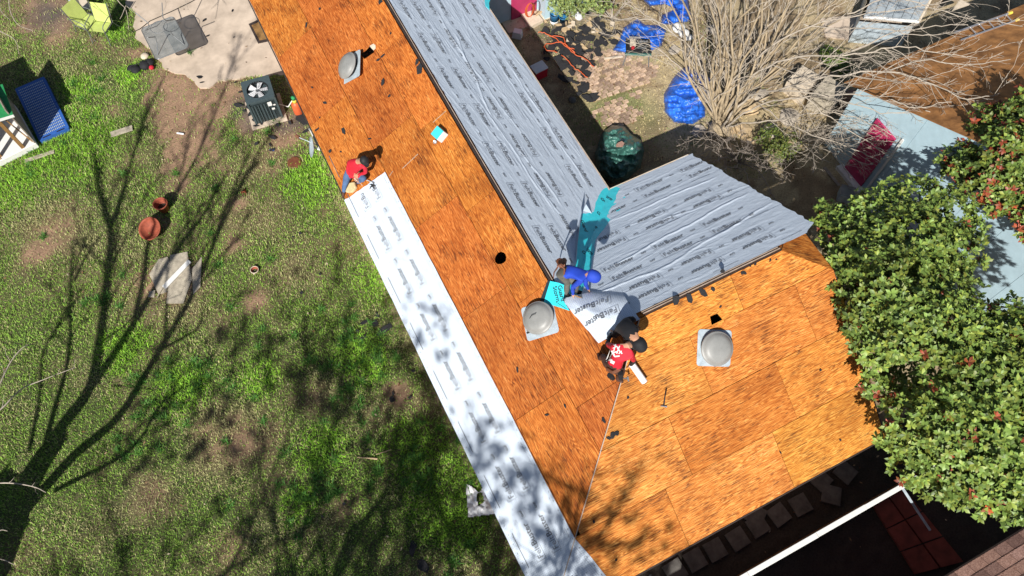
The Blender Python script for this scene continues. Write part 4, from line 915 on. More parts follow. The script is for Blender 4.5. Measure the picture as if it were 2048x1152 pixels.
for i in range(5):
    T = F @ Matrix.Rotation(i * 1.2566, 4, 'Z'); m = MB(T); m.add([(.05, -.05, .925), (.26, -.11, .94), (.27, .05, .90), (.05, .04, .90), (.05, -.05, .931), (.26, -.11, .946), (.27, .05, .906), (.05, .04, .906)], [(3, 2, 1, 0), (4, 5, 6, 7), (0, 1, 5, 4), (1, 2, 6, 5), (2, 3, 7, 6), (3, 0, 4, 7)]); build('fan_blade', m, M['white_plastic'], t)
m = MB(F)
for i in range(6):
    r_ = .05 + i * .05; m.tube([(r_ * math.cos(a), r_ * math.sin(a), .957) for a in np.linspace(0, 6.283, 25)], .003, 4)
for i in range(6): a = i * 1.047; m.tube([(.05 * math.cos(a), .05 * math.sin(a), .958), (.3 * math.cos(a), .3 * math.sin(a), .958)], .004, 4)
build('fan_grille', m, M['black'], t)
for x, z, w_, h_ in ((.19, .74, .11, .16), (.235, .52, .08, .07), (.30, .66, .06, .05)):
    m = MB(F); m.box((x, -hd - .026, z), (w_, .004, h_)); build('sticker', m, M['white'], t)
m = MB(); m.tube([F @ Vector((.36, -.1, .3)), F @ Vector((.62, -.15, .12)), F @ Vector((.9, .0, .3))], .018, 6); build('refrigerant_pipe', m, M['white'], t)
# red and yellow gas fitting by the wall
m = MB(); g = thing('gas_cylinder', 'small orange cylinder with yellow neck and green cap by the house wall', 'cylinder', G(598, 222)); T = Matrix.Translation(G(598, 226))
m = MB(T); m.lathe([(.0, 0), (.12, .01), (.13, .05), (.13, .40), (.06, .50)], 18); build('body', m, M['orange_cord'], g, True)
m = MB(T); m.lathe([(.07, .48), (.06, .60)], 14); build('collar', m, M['yellow'], g, True); m = MB(T); m.lathe([(.06, .60), (.06, .70), (0, .72)], 14); build('cap', m, M['green_roof'], g, True)
# satellite dish on its pole beside the eave
t = thing('satellite_dish', 'pale grey satellite dish on a white bracket beside the left eave', 'satellite dish', G(640, 300, 2.0)); 
c = G(627, 294, 2.35); D = frame(c, Vector((.25, 1, .1)), Vector((-1, .2, .25))); D = Matrix.Translation(c) @ (Vector((-1.0, -.25, .42)).to_track_quat('Z', 'Y').to_matrix().to_4x4())
m = MB(D); m.lathe([(0, .0), (.1, .006), (.2, .028), (.27, .055), (.268, .062), (.2, .036), (.1, .014), (0, .008)], 28, sx=1, sy=.85); build('reflector', m, M['galv'], t, True)
m = MB(); m.tube([G(640, 300, 2.3), G(633, 285, 2.3), G(622, 262, 2.2), G(619, 258, 1.9)], .028, 8); m.tube([G(640, 300, 2.3), c], .02, 8); build('mast', m, M['white'], t)
m = MB(); m.tube([G(636, 291, 2.3), G(596, 274, 2.35)], .010, 6); build('feed_arm', m, M['galv'], t); m = MB(); m.tube([G(599, 275, 2.35), G(592, 271, 2.36)], .035, 10); build('receiver', m, M['leather'], t)
# terracotta pots
def pot(T, r, h, label, wide=1.25, name='plant_pot', soil=True, grp=None):
    t = thing(name, label, 'pot', T.translation, grp)
    m = MB(T); m.lathe([(r * .62, 0), (r * .95, h * .82), (r, h * .82), (r * 1.06, h), (r * .95, h), (r * .9, h * .84), (r * .55, .03), (0, .03)], 28); build('body', m, M['terracotta'], t, True)
    if soil: m = MB(T); m.lathe([(0, h * .42), (r * .4, h * .41), (r * .72, h * .4)], 18); build('soil', m, M['soil'], t)
    return t
pot(Matrix.Translation(G(330, 420)), .185, .34, 'upright terracotta pot standing beside the larger leaning terracotta dish on the lawn')
T = Matrix.Translation(G(309, 460, .06)) @ Matrix.Rotation(R(22), 4, Vector((1, -.5, 0))); pot(T, .30, .22, 'wide terracotta bowl, tilted, on the lawn below the upright pot', soil=False)
T = Matrix.Translation(G(489, 380, .03)) @ Matrix.Rotation(R(80), 4, 'X'); pot(T, .07, .12, 'small broken terracotta pot lying on its side in the lawn', soil=False)
t = pot(Matrix.Translation(G(511, 543)), .10, .10, 'small round bowl with dark hollow sitting alone in the middle of the lawn')
m = MB(); m.lathe([(.108, .085), (.112, .105), (.098, .112), (.092, .098)], 18, G(511, 543, .004), cap=False); build('rim', m, M['cream'], t)
# round wooden slab by the house
m = MB(); m.lathe([(0, 0), (.19, 0), (.20, .02), (.18, .045), (0, .05)], 18, G(589, 326)); build('tree_stump', m, M['leather'], label='low round brown stump in the grass below the satellite dish', cat='stump')
# planks and boards in the lawn
def plank(u, v, u2, v2, w_, mat, label, z=.03, th=.03, name='plank', cat='plank'):
    a, b = G(u, v, z), G(u2, v2, z); Fp = frame((a + b) / 2, b - a, Vector((-(b - a).y, (b - a).x, rr.uniform(-.02, .02)))); m = MB(Fp); L_ = (b - a).length
    ps = [(-L_ / 2, -w_ / 2), (L_ / 2 * rr.uniform(.95, 1), -w_ / 2 * rr.uniform(.85, 1)), (L_ / 2, w_ / 2 * rr.uniform(.85, 1)), (-L_ / 2 * rr.uniform(.95, 1), w_ / 2)]
    m.prism(ps, 0, th); return build(name, m, M[mat], label=label, cat=cat, bevel=.004)
plank(222, 270, 266, 256, .19, 'weathered_wood', 'short broad weathered board lying in the lawn left of the bare earth')
plank(50, 323, 110, 303, .12, 'weathered_wood', 'narrow grey plank lying in the grass below the playhouse')
for i, (px_, lb) in enumerate([([(318, 520), (337, 515), (345, 545), (335, 585), (318, 590), (300, 550)], 'left split weathered plywood piece in the lawn under the white board'),
                 ([(341, 512), (376, 505), (385, 560), (368, 608), (334, 608), (340, 560)], 'large weathered plywood piece in the lawn under the white board'), ([(385, 540), (405, 515), (402, 575), (388, 590)], 'right narrow weathered plywood piece beside the white board'),
                 ([(300, 585), (312, 582), (310, 596), (298, 596)], 'small pinkish stone piece beside the weathered plywood')]):
    m = MB(); m.prism([tuple(G(*p)[:2]) for p in px_], .02 + i * .004, .045 + i * .004); build('wood_sheet', m, M['weathered_wood'], label=lb, cat='board')
plank(328, 576, 380, 522, .13, 'white', 'white rotting board lying across the weathered plywood pieces', z=.065)
m = MB(); m.tube([G(314, 596, .06), G(326, 574, .07)], .012, 5); build('stick', m, M['weathered_wood'], label='thin stick poking from the lower end of the white board', cat='stick')
m = MB(); m.tube([G(714, 915, .05), G(735, 916, .06), G(755, 918, .05)], [.008, .018, .022], 6); build('stick', m, M['new_wood'], label='peeled tan stick lying in the grass near the white strip, lower one', cat='stick')
m = MB(); m.tube([G(752, 909, .05), G(783, 899, .06)], [.01, .012], 6); build('stick', m, M['new_wood'], label='thin tan stick lying slanted above the peeled stick in the grass', cat='stick')
# white plastic bag beside the eave
m = MB(); ag = [(931, 968), (944, 973), (958, 985), (966, 975), (975, 968), (985, 985), (996, 1030), (960, 1034), (936, 1038)]
bag = thing('plastic_bag', 'crumpled white plastic bag on the lawn under the left eave of the roof', 'plastic bag', G(962, 1008)); pts = [G(*p) for p in ag]
gx_, gy_ = np.meshgrid(np.linspace(925, 1000, 40), np.linspace(962, 1042, 40)); V = []; okm = []
for u, v in zip(gx_.ravel(), gy_.ravel()):
    p = G(u, v); V.append(p)
V = np.array(V); inm = inpoly(gx_.ravel(), gy_.ravel(), ag) & ~inpoly(gx_.ravel(), gy_.ravel(), [(954, 994), (963, 986), (968, 1004), (957, 1012)])
V[:, 2] = .05 + .16 * np.abs(fbm(gx_.ravel() * .07, gy_.ravel() * .05, 12, 4) - .5) * 2 + .03 * fbm(gx_.ravel() * .25, gy_.ravel() * .25, 13)
idx = np.arange(1600).reshape(40, 40); Q = np.stack([idx[:-1, :-1], idx[1:, :-1], idx[1:, 1:], idx[:-1, 1:]], -1).reshape(-1, 4); Q = Q[inm[Q].all(1)]; used = np.unique(Q); mp_ = -np.ones(1600, int); mp_[used] = np.arange(len(used))
fast_mesh('sheet', V[used], mp_[Q], M['white_plastic'], bag, per=4, smooth=True)
# shingle scraps on the lawn
for (u, v, r) in [(728, 645, .08), (751, 648, .10), (726, 675, .07), (769, 660, .16), (755, 630, .06), (715, 662, .05), (784, 800, .09), (786, 787, .05), (827, 742, .05), (820, 795, .05), (862, 970, .06), (688, 1008, .05), (645, 1033, .04), (825, 1095, .13), (848, 1130, .15), (600, 467, .05), (586, 474, .04), (640, 548, .04), (603, 586, .05), (545, 300, .07), (738, 900, .03), (880, 968, .05), (918, 1125, .06), (800, 1000, .04)]:
    p = gfr(u, v, u + 5, v, .035); scrap(p, r, 'shingle_black', 'shingle_scrap', 'torn black shingle scrap lying on the lawn left of the house', 'scrap', 'black scraps on the lawn')
for (u, v, r) in [(475, 210, .13), (497, 215, .10), (500, 228, .09), (509, 240, .08), (512, 252, .06), (480, 185, .05), (545, 275, .10), (540, 290, .06), (513, 288, .06), (605, 240, .20), (612, 262, .10), (618, 225, .10), (470, 165, .03), (500, 215, .08), (555, 250, .07), (580, 246, .07), (524, 247, .06), (489, 222, .05)]:
    p = gfr(u, v, u + 5, v, .05); scrap(p, r, 'shingle_black', 'shingle_scrap', 'torn black shingle scrap lying on the earth beside the air conditioner', 'scrap', 'black scraps round the air conditioner')
for (u, v, r) in [(410, 40, .06), (465, 22, .05), (468, 75, .03), (400, 155, .08), (415, 72, .05), (404, 165, .05)]:
    p = gfr(u, v, u + 5, v, .04); scrap(p, r, 'black', 'scrap', 'small dark scrap lying on the pale patio slab or its edge', 'scrap', 'dark scraps on the patio')
m = MB(gfr(544, 300, 552, 300, .03)); m.box((0, 0, 0), (.14, .06, .02)); build('blue_wrapper', m, M['deep_blue_side'], label='small dark blue wrapper in the grass below the air conditioner', cat='litter')
m = MB(); m.tube([G(354, 266, .05), G(368, 268, .05)], .025, 8); build('white_bottle', m, M['white_plastic'], label='small white plastic tube lying on the bare earth in the lawn', cat='litter')
# door mat on the patio
m = MB(); m.prism([tuple(G(*p)[:2]) for p in ((498, 50), (520, 40), (545, 72), (540, 84), (517, 89))], .032, .045); mt_ = build('door_mat', m, M['dark_trim'], label='dark bordered brown doormat on the patio by the eave', cat='doormat')
m = MB(); m.prism([tuple(G(*p)[:2]) for p in ((504, 53), (519, 46), (539, 75), (535, 80), (520, 83))], .0455, .050); build('mat_field', m, M['stud_brown'], mt_)
# glass table
zt = .72; tc4 = [G(u, v, zt) for u, v in ((283, 58), (347, 33), (374, 93), (315, 119))]; c0 = sum(tc4, Vector()) / 4; Ft = frame(c0, tc4[1] - tc4[0], tc4[3] - tc4[0]); sz = ((tc4[1] - tc4[0]).length + .02, (tc4[3] - tc4[0]).length + .02)
t = thing('patio_table', 'square smoked glass patio table with dark metal rim and legs', 'table', Vector((c0.x, c0.y, 0)))
m = MB(Ft); m.prism(rrect(sz[0] - .03, sz[1] - .03, .10, 6), -.003, .003); build('glass_top', m, M['glass'], t)
rm_ = rrect(sz[0], sz[1], .11, 6); m = MB(Ft); m.tube([(x, y, 0) for x, y in rm_ + [rm_[0]]], .013, 6); build('rim', m, M['steel_grey'], t)
for sx in (-1, 1):
    for sy in (-1, 1):
        m = MB(Ft); x, y = sx * sz[0] * .40, sy * sz[1] * .40; m.tube([(x, y, -.01), (x * .62, y * .62, -.25), (x * .55, y * .55, -.42), (x * .98, y * .98, -.70)], .013, 7); build('leg', m, M['steel_grey'], t)
m = MB(Ft); m.tube([(.30 * math.cos(a) * .8, .30 * math.sin(a) * .8, -.42) for a in np.linspace(0, 6.283, 20)], .008, 5); build('brace_ring', m, M['steel_grey'], t)
# two lime sling chairs
def chair(F, label):
    t = thing('sling_chair', label, 'chair', F.translation, 'lime sling chairs beside the glass table'); w_ = .25
    m = MB(F); m.add([(-w_, -.24, .42), (w_, -.24, .42), (w_, .18, .38), (-w_, .18, .38), (-w_, -.24, .425), (w_, -.24, .425), (w_, .18, .385), (-w_, .18, .385)], [(3, 2, 1, 0), (4, 5, 6, 7), (0, 1, 5, 4), (1, 2, 6, 5), (2, 3, 7, 6), (3, 0, 4, 7)]); build('seat', m, M['lime_sling'], t)
    m = MB(F); m.add([(-w_, .20, .38), (w_, .20, .38), (w_, .42, .92), (-w_, .42, .92), (-w_, .208, .377), (w_, .208, .377), (w_, .428, .917), (-w_, .428, .917)], [(3, 2, 1, 0), (4, 5, 6, 7), (0, 1, 5, 4), (1, 2, 6, 5), (2, 3, 7, 6), (3, 0, 4, 7)]); build('backrest', m, M['lime_sling'], t)
    for sx in (-1, 1):
        x = sx * (w_ + .03); m = MB(F); m.tube([(x, -.36, .0), (x, -.28, .30), (x, -.26, .60), (x, -.18, .64), (x, .16, .63), (x, .30, .58)], .013, 7); build('armrest', m, M['steel_grey'], t)
        m = MB(F); m.tube([(x, .42, .0), (x, .24, .36), (x, .43, .94)], .013, 7); m.tube([(x, -.27, .42), (x, .22, .38)], .012, 6); build('leg', m, M['steel_grey'], t)
    return t
a = G(208, 66); chair(frame(G(213, 72), Vector((1, -.16, 0)), Vector((.16, 1, 0))), 'lime green sling chair facing the camera, nearer to the glass table')
chair(frame(G(186, 62), Vector((.55, 1, 0)), Vector((-1, .5, 0))) @ Matrix.Rotation(R(0), 4, 'Z'), 'lime green sling chair turned sideways behind the front lime chair')
m = MB(gfr(150, 10, 165, 25, .3)); m.box((0, 0, 0), (.5, .12, .03), M=Matrix.Rotation(.2, 4, 'Y')); build('plank', m, M['galv'], label='pale grey board leaning behind the lime green chairs', cat='plank')
m = MB(gfr(165, 0, 180, 35, .3)); m.box((0, 0, 0), (.9, .22, .03)); build('plank', m, M['cream'], label='cream board leaning behind the lime green chairs', cat='plank')
# cable along the patio edge
m = MB(); m.tube([G(*p, .04) for p in ((258, 58), (266, 64), (280, 58), (300, 42), (345, 22), (380, 5), (400, -6))], .012, 5); build('garden_cable', m, M['black'], label='dark cable lying along the patio edge behind the glass table', cat='cable')
# backpack and stone
m = MB(); t = thing('backpack', 'black backpack with a red flap lying on the grass near the table', 'backpack', G(283, 132)); 
def blob(m, pts, n=12, amp=.25, sd=0):
    for (p, r, q) in pts:
        vs = []; fs = []
        for j in range(7):
            for i in range(n):
                th_ = PI * j / 6; a = 2 * PI * i / n; k = 1 + amp * (float(vn(np.array([i * .9 + j * 2.1 + sd]), np.array([j * 1.3 + sd]), 3)[0]) - .5) * (0 < j < 6)
                vs.append(Vector(p) + Vector((r * k * math.sin(th_) * math.cos(a), r * k * math.sin(th_) * math.sin(a), r * q * k * math.cos(th_))))
        for j in range(6):
            for i in range(n): fs.append((j * n + i, j * n + (i + 1) % n, (j + 1) * n + (i + 1) % n, (j + 1) * n + i))
        m.add(vs, fs)
m = MB(); blob(m, [(G(290, 130, .08), .17, .7), (G(299, 125, .08), .14, .7)]); build('main_pocket', m, M['black_cloth'], t, True); m = MB(); blob(m, [(G(272, 139, .06), .15, .6), (G(262, 136, .05), .12, .5)], sd=3); build('front_pocket', m, M['black_cloth'], t, True)
m = MB(); blob(m, [(G(303, 135, .10), .075, .8)], sd=5); build('red_flap', m, M['red'], t, True)
m = MB(); m.tube([G(253, 139, .04), G(264, 131, .14), G(282, 126, .18), G(296, 118, .12)], .014, 6); build('strap', m, M['black_cloth'], t)
m = MB(); blob(m, [(G(290, 112, .04), .13, .5)], sd=9); build('stone', m, M['cream'], smooth=True, label='pale round stone beside the black backpack', cat='stone')
# playhouse with green roof and blue slide panel
t = thing('playhouse', 'wooden playhouse with green roof, brown posts and white base at the left edge', 'playhouse', G(0, 300))
a, b = G(72, 286, .22), G(0, 322, .22); ex = (a - b).normalized(); ey = Vector((-ex.y, ex.x, 0)); Fp = frame(a, ex, ey)
m = MB(Fp); m.box((-.9, .85, -.10), (1.8, 1.7, .2)); build('base', m, M['white'], t, bevel=.01)
for i in range(5):
    m = MB(Fp); m.box((-1.05 - i * .145, .28, .012), (.14, .5, .02)); build('deck_board', m, M['new_wood'], t)
m = MB(Fp); m.box((-.02, .86, .72), (.03, 1.72, 1.42)); build('side_wall', m, M['bark_grey'], t)
for x, y in ((-.10, .03), (-.72, .10), (-.10, 1.6), (-.72, 1.6)):
    m = MB(Fp); m.box((x - .25, y + .05, .55), (.09, .09, 1.2)); build('post', m, M['stud_brown'], t)
m = MB(Fp); m.tube([(-.05, .05, .05), (-.33, .55, 1.12)], .02, 4); m.tube([(-.33, .55, 1.12), (-.33, 1.6, 1.12)], .02, 4); build('rail', m, M['stud_brown'], t)
m = MB(Fp); m.box((-1.85, .95, 1.1), (1.1, 1.5, 2.2)); build('unseen_tower', m, M['stud_brown'], t)  # solid block out of view, added for the shade it casts
rf = [G(*p, 1.5) for p in ((28, 228), (2, 168), (-60, 190), (-34, 252))]; c0 = sum(rf, Vector()) / 4; Fr = frame(c0, rf[0] - rf[3], rf[1] - rf[0]) @ Matrix.Rotation(R(6), 4, 'Y')
m = MB(Fr); lx, ly = (rf[0] - rf[3]).length, (rf[1] - rf[0]).length; m.box((0, 0, 0), (lx, ly, .04)); g_ = build('roof', m, M['green_roof'], t); m = MB(Fr); m.box((0, -ly / 2 - .02, 0), (lx + .02, .03, .07)); build('trim', m, M['white'], g_)
c4 = [G(*p, .14) for p in ((78, 283), (138, 256), (88, 153), (30, 176))]; Fb = frame(sum(c4, Vector()) / 4, c4[1] - c4[0], c4[3] - c4[0]); lx, ly = (c4[1] - c4[0]).length, (c4[2] - c4[1]).length
t = thing('plastic_pallet', 'flat blue plastic pallet with a grid of holes lying beside the playhouse', 'pallet', Fb.translation)
m = MB(Fb); m.prism(rrect(lx, ly, .04), -.13, 0.0); build('deck', m, M['blue_plastic'], t)
k = 0
for i in range(15):
    for j in range(20):
        x = -lx / 2 + .09 + i * (lx - .18) / 14; y = -ly / 2 + .16 + j * (ly - .3) / 19
        m = MB(Fb) if k == 0 else m; m.box((x, y, .006), (.026, .045, .012)); k += 1
build('grip_studs', m, M['galv'], t, kind='stuff')
for y in (-ly / 2 + .05,):
    for x in (-.2, .2): m = MB(Fb); m.box((x, y, .002), (.22, .035, .01)); build('hand_slot', m, M['black'], t)
m = MB(Fb); m.box((0, 0, .004), (lx - .02, .03, .012)); build('cross_rib', m, M['blue_plastic'], t)

# ================================================================== COURTYARD
# pavers: individually laid sets
me_ = []
for k in range(6):
    m = MB(); m.box((0, 0, 0), (.178 * rr.uniform(.93, 1), .125 * rr.uniform(.92, 1), .05), taper=.93); me = bpy.data.meshes.new('paver'); me.from_pydata(m.v, [], m.f); me.materials.append(M['paver']); me_.append(me)
pv = thing('paver_path', 'patchy path of small brown paving stones in the courtyard', 'paving', G(1240, 150)); 
pat = [[(1165, 108), (1247, 96), (1270, 110), (1322, 140), (1290, 170), (1235, 192), (1187, 204), (1150, 150)], [(1196, 216), (1243, 193), (1282, 227), (1262, 250), (1208, 252)], [(1255, 190), (1275, 182), (1290, 195), (1270, 205)], [(1180, 220), (1190, 218), (1196, 235), (1186, 240)]]
Fv = frame(G(1240, 150), Vector((1, .42, 0)), Vector((-.42, 1, 0))); n_p = 0
for i in range(-30, 30):
    for j in range(-30, 30):
        x = j * .20 + (i % 2) * .1; y = i * .138; p = Fv @ Vector((x, y, 0))
        # back to picture coordinates of the survey
        dz = -CAMZ; yy = p.y * CT + dz * ST; zz = -p.y * ST + dz * CT; u = 1024 + FPX * p.x / -zz; v = 576 - FPX * yy / -zz
        for q in pat:
            if inpoly(np.array([u]), np.array([v]), q)[0] and rr.random() > .06 and n_p < 295:
                o = bpy.data.objects.new('paver', me_[rr.randrange(6)]); COL.objects.link(o); o.parent = pv; n_p += 1
                o.location = p + Vector((rr.gauss(0, .006), rr.gauss(0, .006), .012 + rr.uniform(-.01, .012))) - pv.location; o.rotation_euler = (rr.gauss(0, .03), rr.gauss(0, .03), math.atan2(.42, 1) + rr.gauss(0, .05)); break
# roofing debris: dark scraps with the orange cord
DB = []
for (u, v, sx, sy, n_) in [(1120, 95, 26, 18, 34), (1145, 70, 30, 12, 22), (1150, 140, 22, 22, 24), (1190, 55, 26, 12, 18), (1215, 75, 14, 12, 10), (1170, 180, 12, 8, 8), (1160, 115, 22, 14, 16)]:
    for _ in range(n_):
        a, b = rr.gauss(u, sx), rr.gauss(v, sy)
        if not (1085 < a < 1240 and b > 20): continue
        scrap(gfr(a, b, a + 5, b + rr.uniform(-3, 3), rr.uniform(.04, .14)), rr.uniform(.05, .19), 'shingle_black', 'shingle_scrap', 'torn black shingle scrap in the debris heap beside the orange cord', 'scrap', 'black shingle scraps heaped in the courtyard')
for _ in range(26):
    a, b = rr.gauss(1150, 30), rr.gauss(62, 18)
    scrap(gfr(a, b, a + 5, b, rr.uniform(.06, .16)), rr.uniform(.04, .12), 'new_wood' if rr.random() < .6 else 'cream', 'wood_scrap', 'broken piece of tan board in the debris heap beside the orange cord', 'scrap', 'broken board pieces heaped in the courtyard', .02)
cords = [[(1076, 65), (1088, 66), (1105, 73), (1125, 86), (1140, 100), (1150, 109), (1165, 115), (1180, 125), (1192, 138)], [(1098, 72), (1115, 72), (1128, 74), (1131, 88), (1140, 97), (1152, 100)], [(1150, 105), (1135, 92), (1122, 84), (1108, 86), (1092, 88), (1087, 94), (1094, 101), (1108, 102), (1117, 107)], [(1124, 110), (1135, 120), (1143, 130), (1150, 136), (1160, 142), (1168, 150), (1180, 158)]]
for i, c in enumerate(cords):
    m = MB(); sm_ = []
    for k in range(len(c) - 1):
        for q in range(3): f_ = q / 3; sm_.append(G(c[k][0] * (1 - f_) + c[k + 1][0] * f_ + rr.gauss(0, .6), c[k][1] * (1 - f_) + c[k + 1][1] * f_ + rr.gauss(0, .6), .17))
    m.tube(sm_, .014, 6)
    if i == 0: cord = build('extension_cord', m, M['orange_cord'], smooth=True, label='orange extension cord looped over the black shingle debris in the courtyard', cat='cord')
    else: build('loop', m, M['orange_cord'], cord, True)
m = MB(); 
for k in range(4):
    c = G(1060, 20, 1.0 + k * .03); m.tube([c + B * (.16 * math.cos(a) * (1 - k * .12)) + UP * (.26 * math.sin(a)) - B * .0 for a in np.linspace(0, 6.283, 18)], .014, 5)
build('cord_coil', m, M['orange_cord'], label='coiled orange cord hanging on the pale blue porch wall', cat='cord')
m = MB(); m.prism([tuple(G(*p)[:2]) for p in ((1035, 22), (1066, 22), (1086, 46), (1060, 60), (1038, 30))], .0, .12); build('concrete_step', m, M['cream'], label='pale tan slab in front of the pale blue porch', cat='slab')
t = thing('bucket', 'blue bucket with white lower half beside the debris heap', 'bucket', G(1108, 45)); m = MB(Matrix.Translation(G(1108, 45))); m.lathe([(0, 0), (.12, 0), (.13, .12)], 20); build('lower_half', m, M['white_plastic'], t, True); m = MB(Matrix.Translation(G(1108, 45))); m.lathe([(.13, .12), (.145, .34), (.15, .36), (.135, .36), (.12, .05), (0, .05)], 20); build('upper_half', m, M['blue_bucket'], t, True)
t = pot(Matrix.Translation(G(1125, 47)), .12, .3, 'plain blue bucket behind the two-tone bucket', name='bucket', soil=False); t['category'] = 'bucket'; t.children[0].data.materials[0] = M['blue_bucket']
# crumpled tarps
def heap(name, label, cat, poly, zmax, mat, seed, fold=.5, zfun=None, res=70, parts=None):
    us = [p[0] for p in poly]; vs_ = [p[1] for p in poly]; gx_, gy_ = np.meshgrid(np.linspace(min(us) - 2, max(us) + 2, res), np.linspace(min(vs_) - 2, max(vs_) + 2, res)); x, y = gx_.ravel(), gy_.ravel()
    inm = inpoly(x, y, poly); d = np.full(len(x), 1e9)
    for i in range(len(poly)):
        a, b = np.array(poly[i], float), np.array(poly[(i + 1) % len(poly)], float); ab = b - a; k = np.clip(((x - a[0]) * ab[0] + (y - a[1]) * ab[1]) / (ab @ ab), 0, 1); d = np.minimum(d, np.hypot(x - a[0] - k * ab[0], y - a[1] - k * ab[1]))
    sz_ = min(max(us) - min(us), max(vs_) - min(vs_)); prof = np.clip(d / (sz_ * .28), 0, 1); prof = np.sqrt(prof * (2 - prof))
    wx = x + 10 * (fbm(x * .05, y * .05, seed) - .5); wy = y + 10 * (fbm(x * .05 + 9, y * .05, seed) - .5)
    rid = 1 - np.abs(fbm(wx * .035, wy * .075, seed + 3, 2) - .5) * 6; rid2 = 1 - np.abs(fbm(wx * .12, wy * .07, seed + 5, 3) - .5) * 5
    z = prof * zmax * (.62 + .25 * fbm(x * .03, y * .03, seed + 1)) + prof ** .5 * (fold * .10 * rid + fold * .055 * rid2) + .04
    if zfun: z = zfun(x, y, z, prof)
    P = []
    for u, v, h in zip(x, y, z): P.append(G(u, v, max(0.01, h)))
    V = np.array(P); idx = np.arange(res * res).reshape(res, res); Q = np.stack([idx[:-1, :-1], idx[1:, :-1], idx[1:, 1:], idx[:-1, 1:]], -1).reshape(-1, 4); Q = Q[inm[Q].any(1)]
    # the rim drops to the ground
    out = ~inm; V[out] = np.array([G(u, v, .0) for u, v in zip(x[out], y[out])]) if out.any() else V[out]
    used = np.unique(Q); mp_ = -np.ones(res * res, int); mp_[used] = np.arange(len(used)); c = V[used].mean(0); t = thing(name, label, cat, (c[0], c[1], 0))
    fast_mesh('cover', V[used], mp_[Q], M[mat], t, per=4, smooth=True); return t
heap('tarp_heap', 'bundled blue tarp standing alone left of the multi-stemmed tree', 'tarp', [(1374, 132), (1400, 148), (1425, 160), (1428, 185), (1410, 210), (1410, 232), (1385, 248), (1348, 244), (1330, 222), (1328, 190), (1345, 160), (1358, 145)], .55, 'tarp_blue', 3, 1.0)
heap('tarp_heap', 'large blue tarp spread behind the green saw table', 'tarp', [(1226, 100), (1240, 80), (1248, 55), (1275, 38), (1290, 50), (1318, 50), (1332, 62), (1322, 92), (1305, 100), (1270, 92), (1252, 106)], .35, 'tarp_blue', 8, 1.0)
heap('tarp_heap', 'blue tarp farthest up beyond the bare branches', 'tarp', [(1288, 0), (1330, -10), (1375, -12), (1378, 20), (1385, 40), (1350, 50), (1322, 48), (1325, 30), (1352, 18), (1330, 8), (1300, 12)], .4, 'tarp_blue', 15, 1.0)
gb = heap('covered_heap', 'tall heap under a dark green tarp at the inner roof corner', 'tarp', [(1208, 262), (1225, 250), (1248, 252), (1262, 268), (1282, 280), (1288, 300), (1280, 335), (1250, 362), (1222, 366), (1195, 345), (1190, 310), (1200, 280)], .95, 'tarp_green', 22, 1.5)
m = MB(gfr(1240, 290, 1250, 288, 1.02)); m.prism([(-.12, -.04), (.05, -.08), (.13, .02), (.08, .10), (-.02, .08), (-.10, .03)], 0, .02); build('shingle_scrap', m, M['tab'], label='brown-grey shingle scrap lying on top of the green tarp heap', cat='scrap')
m = MB(); blob(m, [(G(1358, 55, .35), .20, .6), (G(1368, 66, .35), .17, .6), (G(1378, 75, .3), .13, .5)], sd=2); build('white_cloth', m, M['white'], smooth=True, label='crumpled white sheet beside the blue tarps under the branches', cat='cloth')
m = MB(); blob(m, [(G(1404, 196, .5), .12, .9), (G(1415, 182, .5), .09, .8)], sd=4); build('white_bag', m, M['white_plastic'], smooth=True, label='white bag tucked beside the standing blue tarp bundle', cat='bag')
m = MB(); blob(m, [(G(1150, 27, .4), .13, .7), (G(1158, 34, .4), .12, .7), (G(1142, 22, .4), .08, .8)], sd=6); build('white_bag', m, M['white_plastic'], smooth=True, label='white bag caught in the vines at the top of the picture', cat='bag')
# saw table
F = gfr(1247, 133, 1308, 135); t = thing('saw_table', 'dark green portable table saw strewn with tools in front of the blue tarp', 'table saw', F.translation)
for i, (x, y, sx, sy, z) in enumerate([(.36, .30, .72, .5, .55), (.36, .02, .78, .07, .50)]):
    m = MB(F); m.box((x, y, z), (sx, sy, .05)); build('table_top' if i == 0 else 'fence_rail', m, M['black' if i == 0 else 'tarp_green'], t, bevel=.006)
for x in (.05, .67):
    for y in (.08, .5): m = MB(F); m.tube([(x, y, .52), (x + (x - .36) * .25, y + (y - .3) * .3, 0)], .018, 6); build('leg', m, M['steel_grey'], t)
m = MB(F); m.box((.20, .36, .60), (.16, .26, .06)); build('saw_guard', m, M['cream'], t); m = MB(F); m.lathe([(0, 0), (.05, .01), (.05, .07), (0, .08)], 12, (.20, .17, .57)); build('red_switch', m, M['glove_red'], t)
m = MB(F)
for k in range(8): m.tube([(rr.uniform(.3, .65), rr.uniform(.12, .5), .60), (rr.uniform(.3, .7), rr.uniform(.1, .5), .62)], .012, 5)
build('tool_bits', m, M['steel_grey'], t, kind='stuff'); m = MB(F); m.box((.52, .44, .60), (.24, .03, .03)); m.box((.25, .58, .6), (.3, .04, .04)); build('steel_bar', m, M['silver'], t)
plank(1208, 118, 1246, 114, .07, 'cream', 'thin pale board lying left of the green saw table', z=.06)
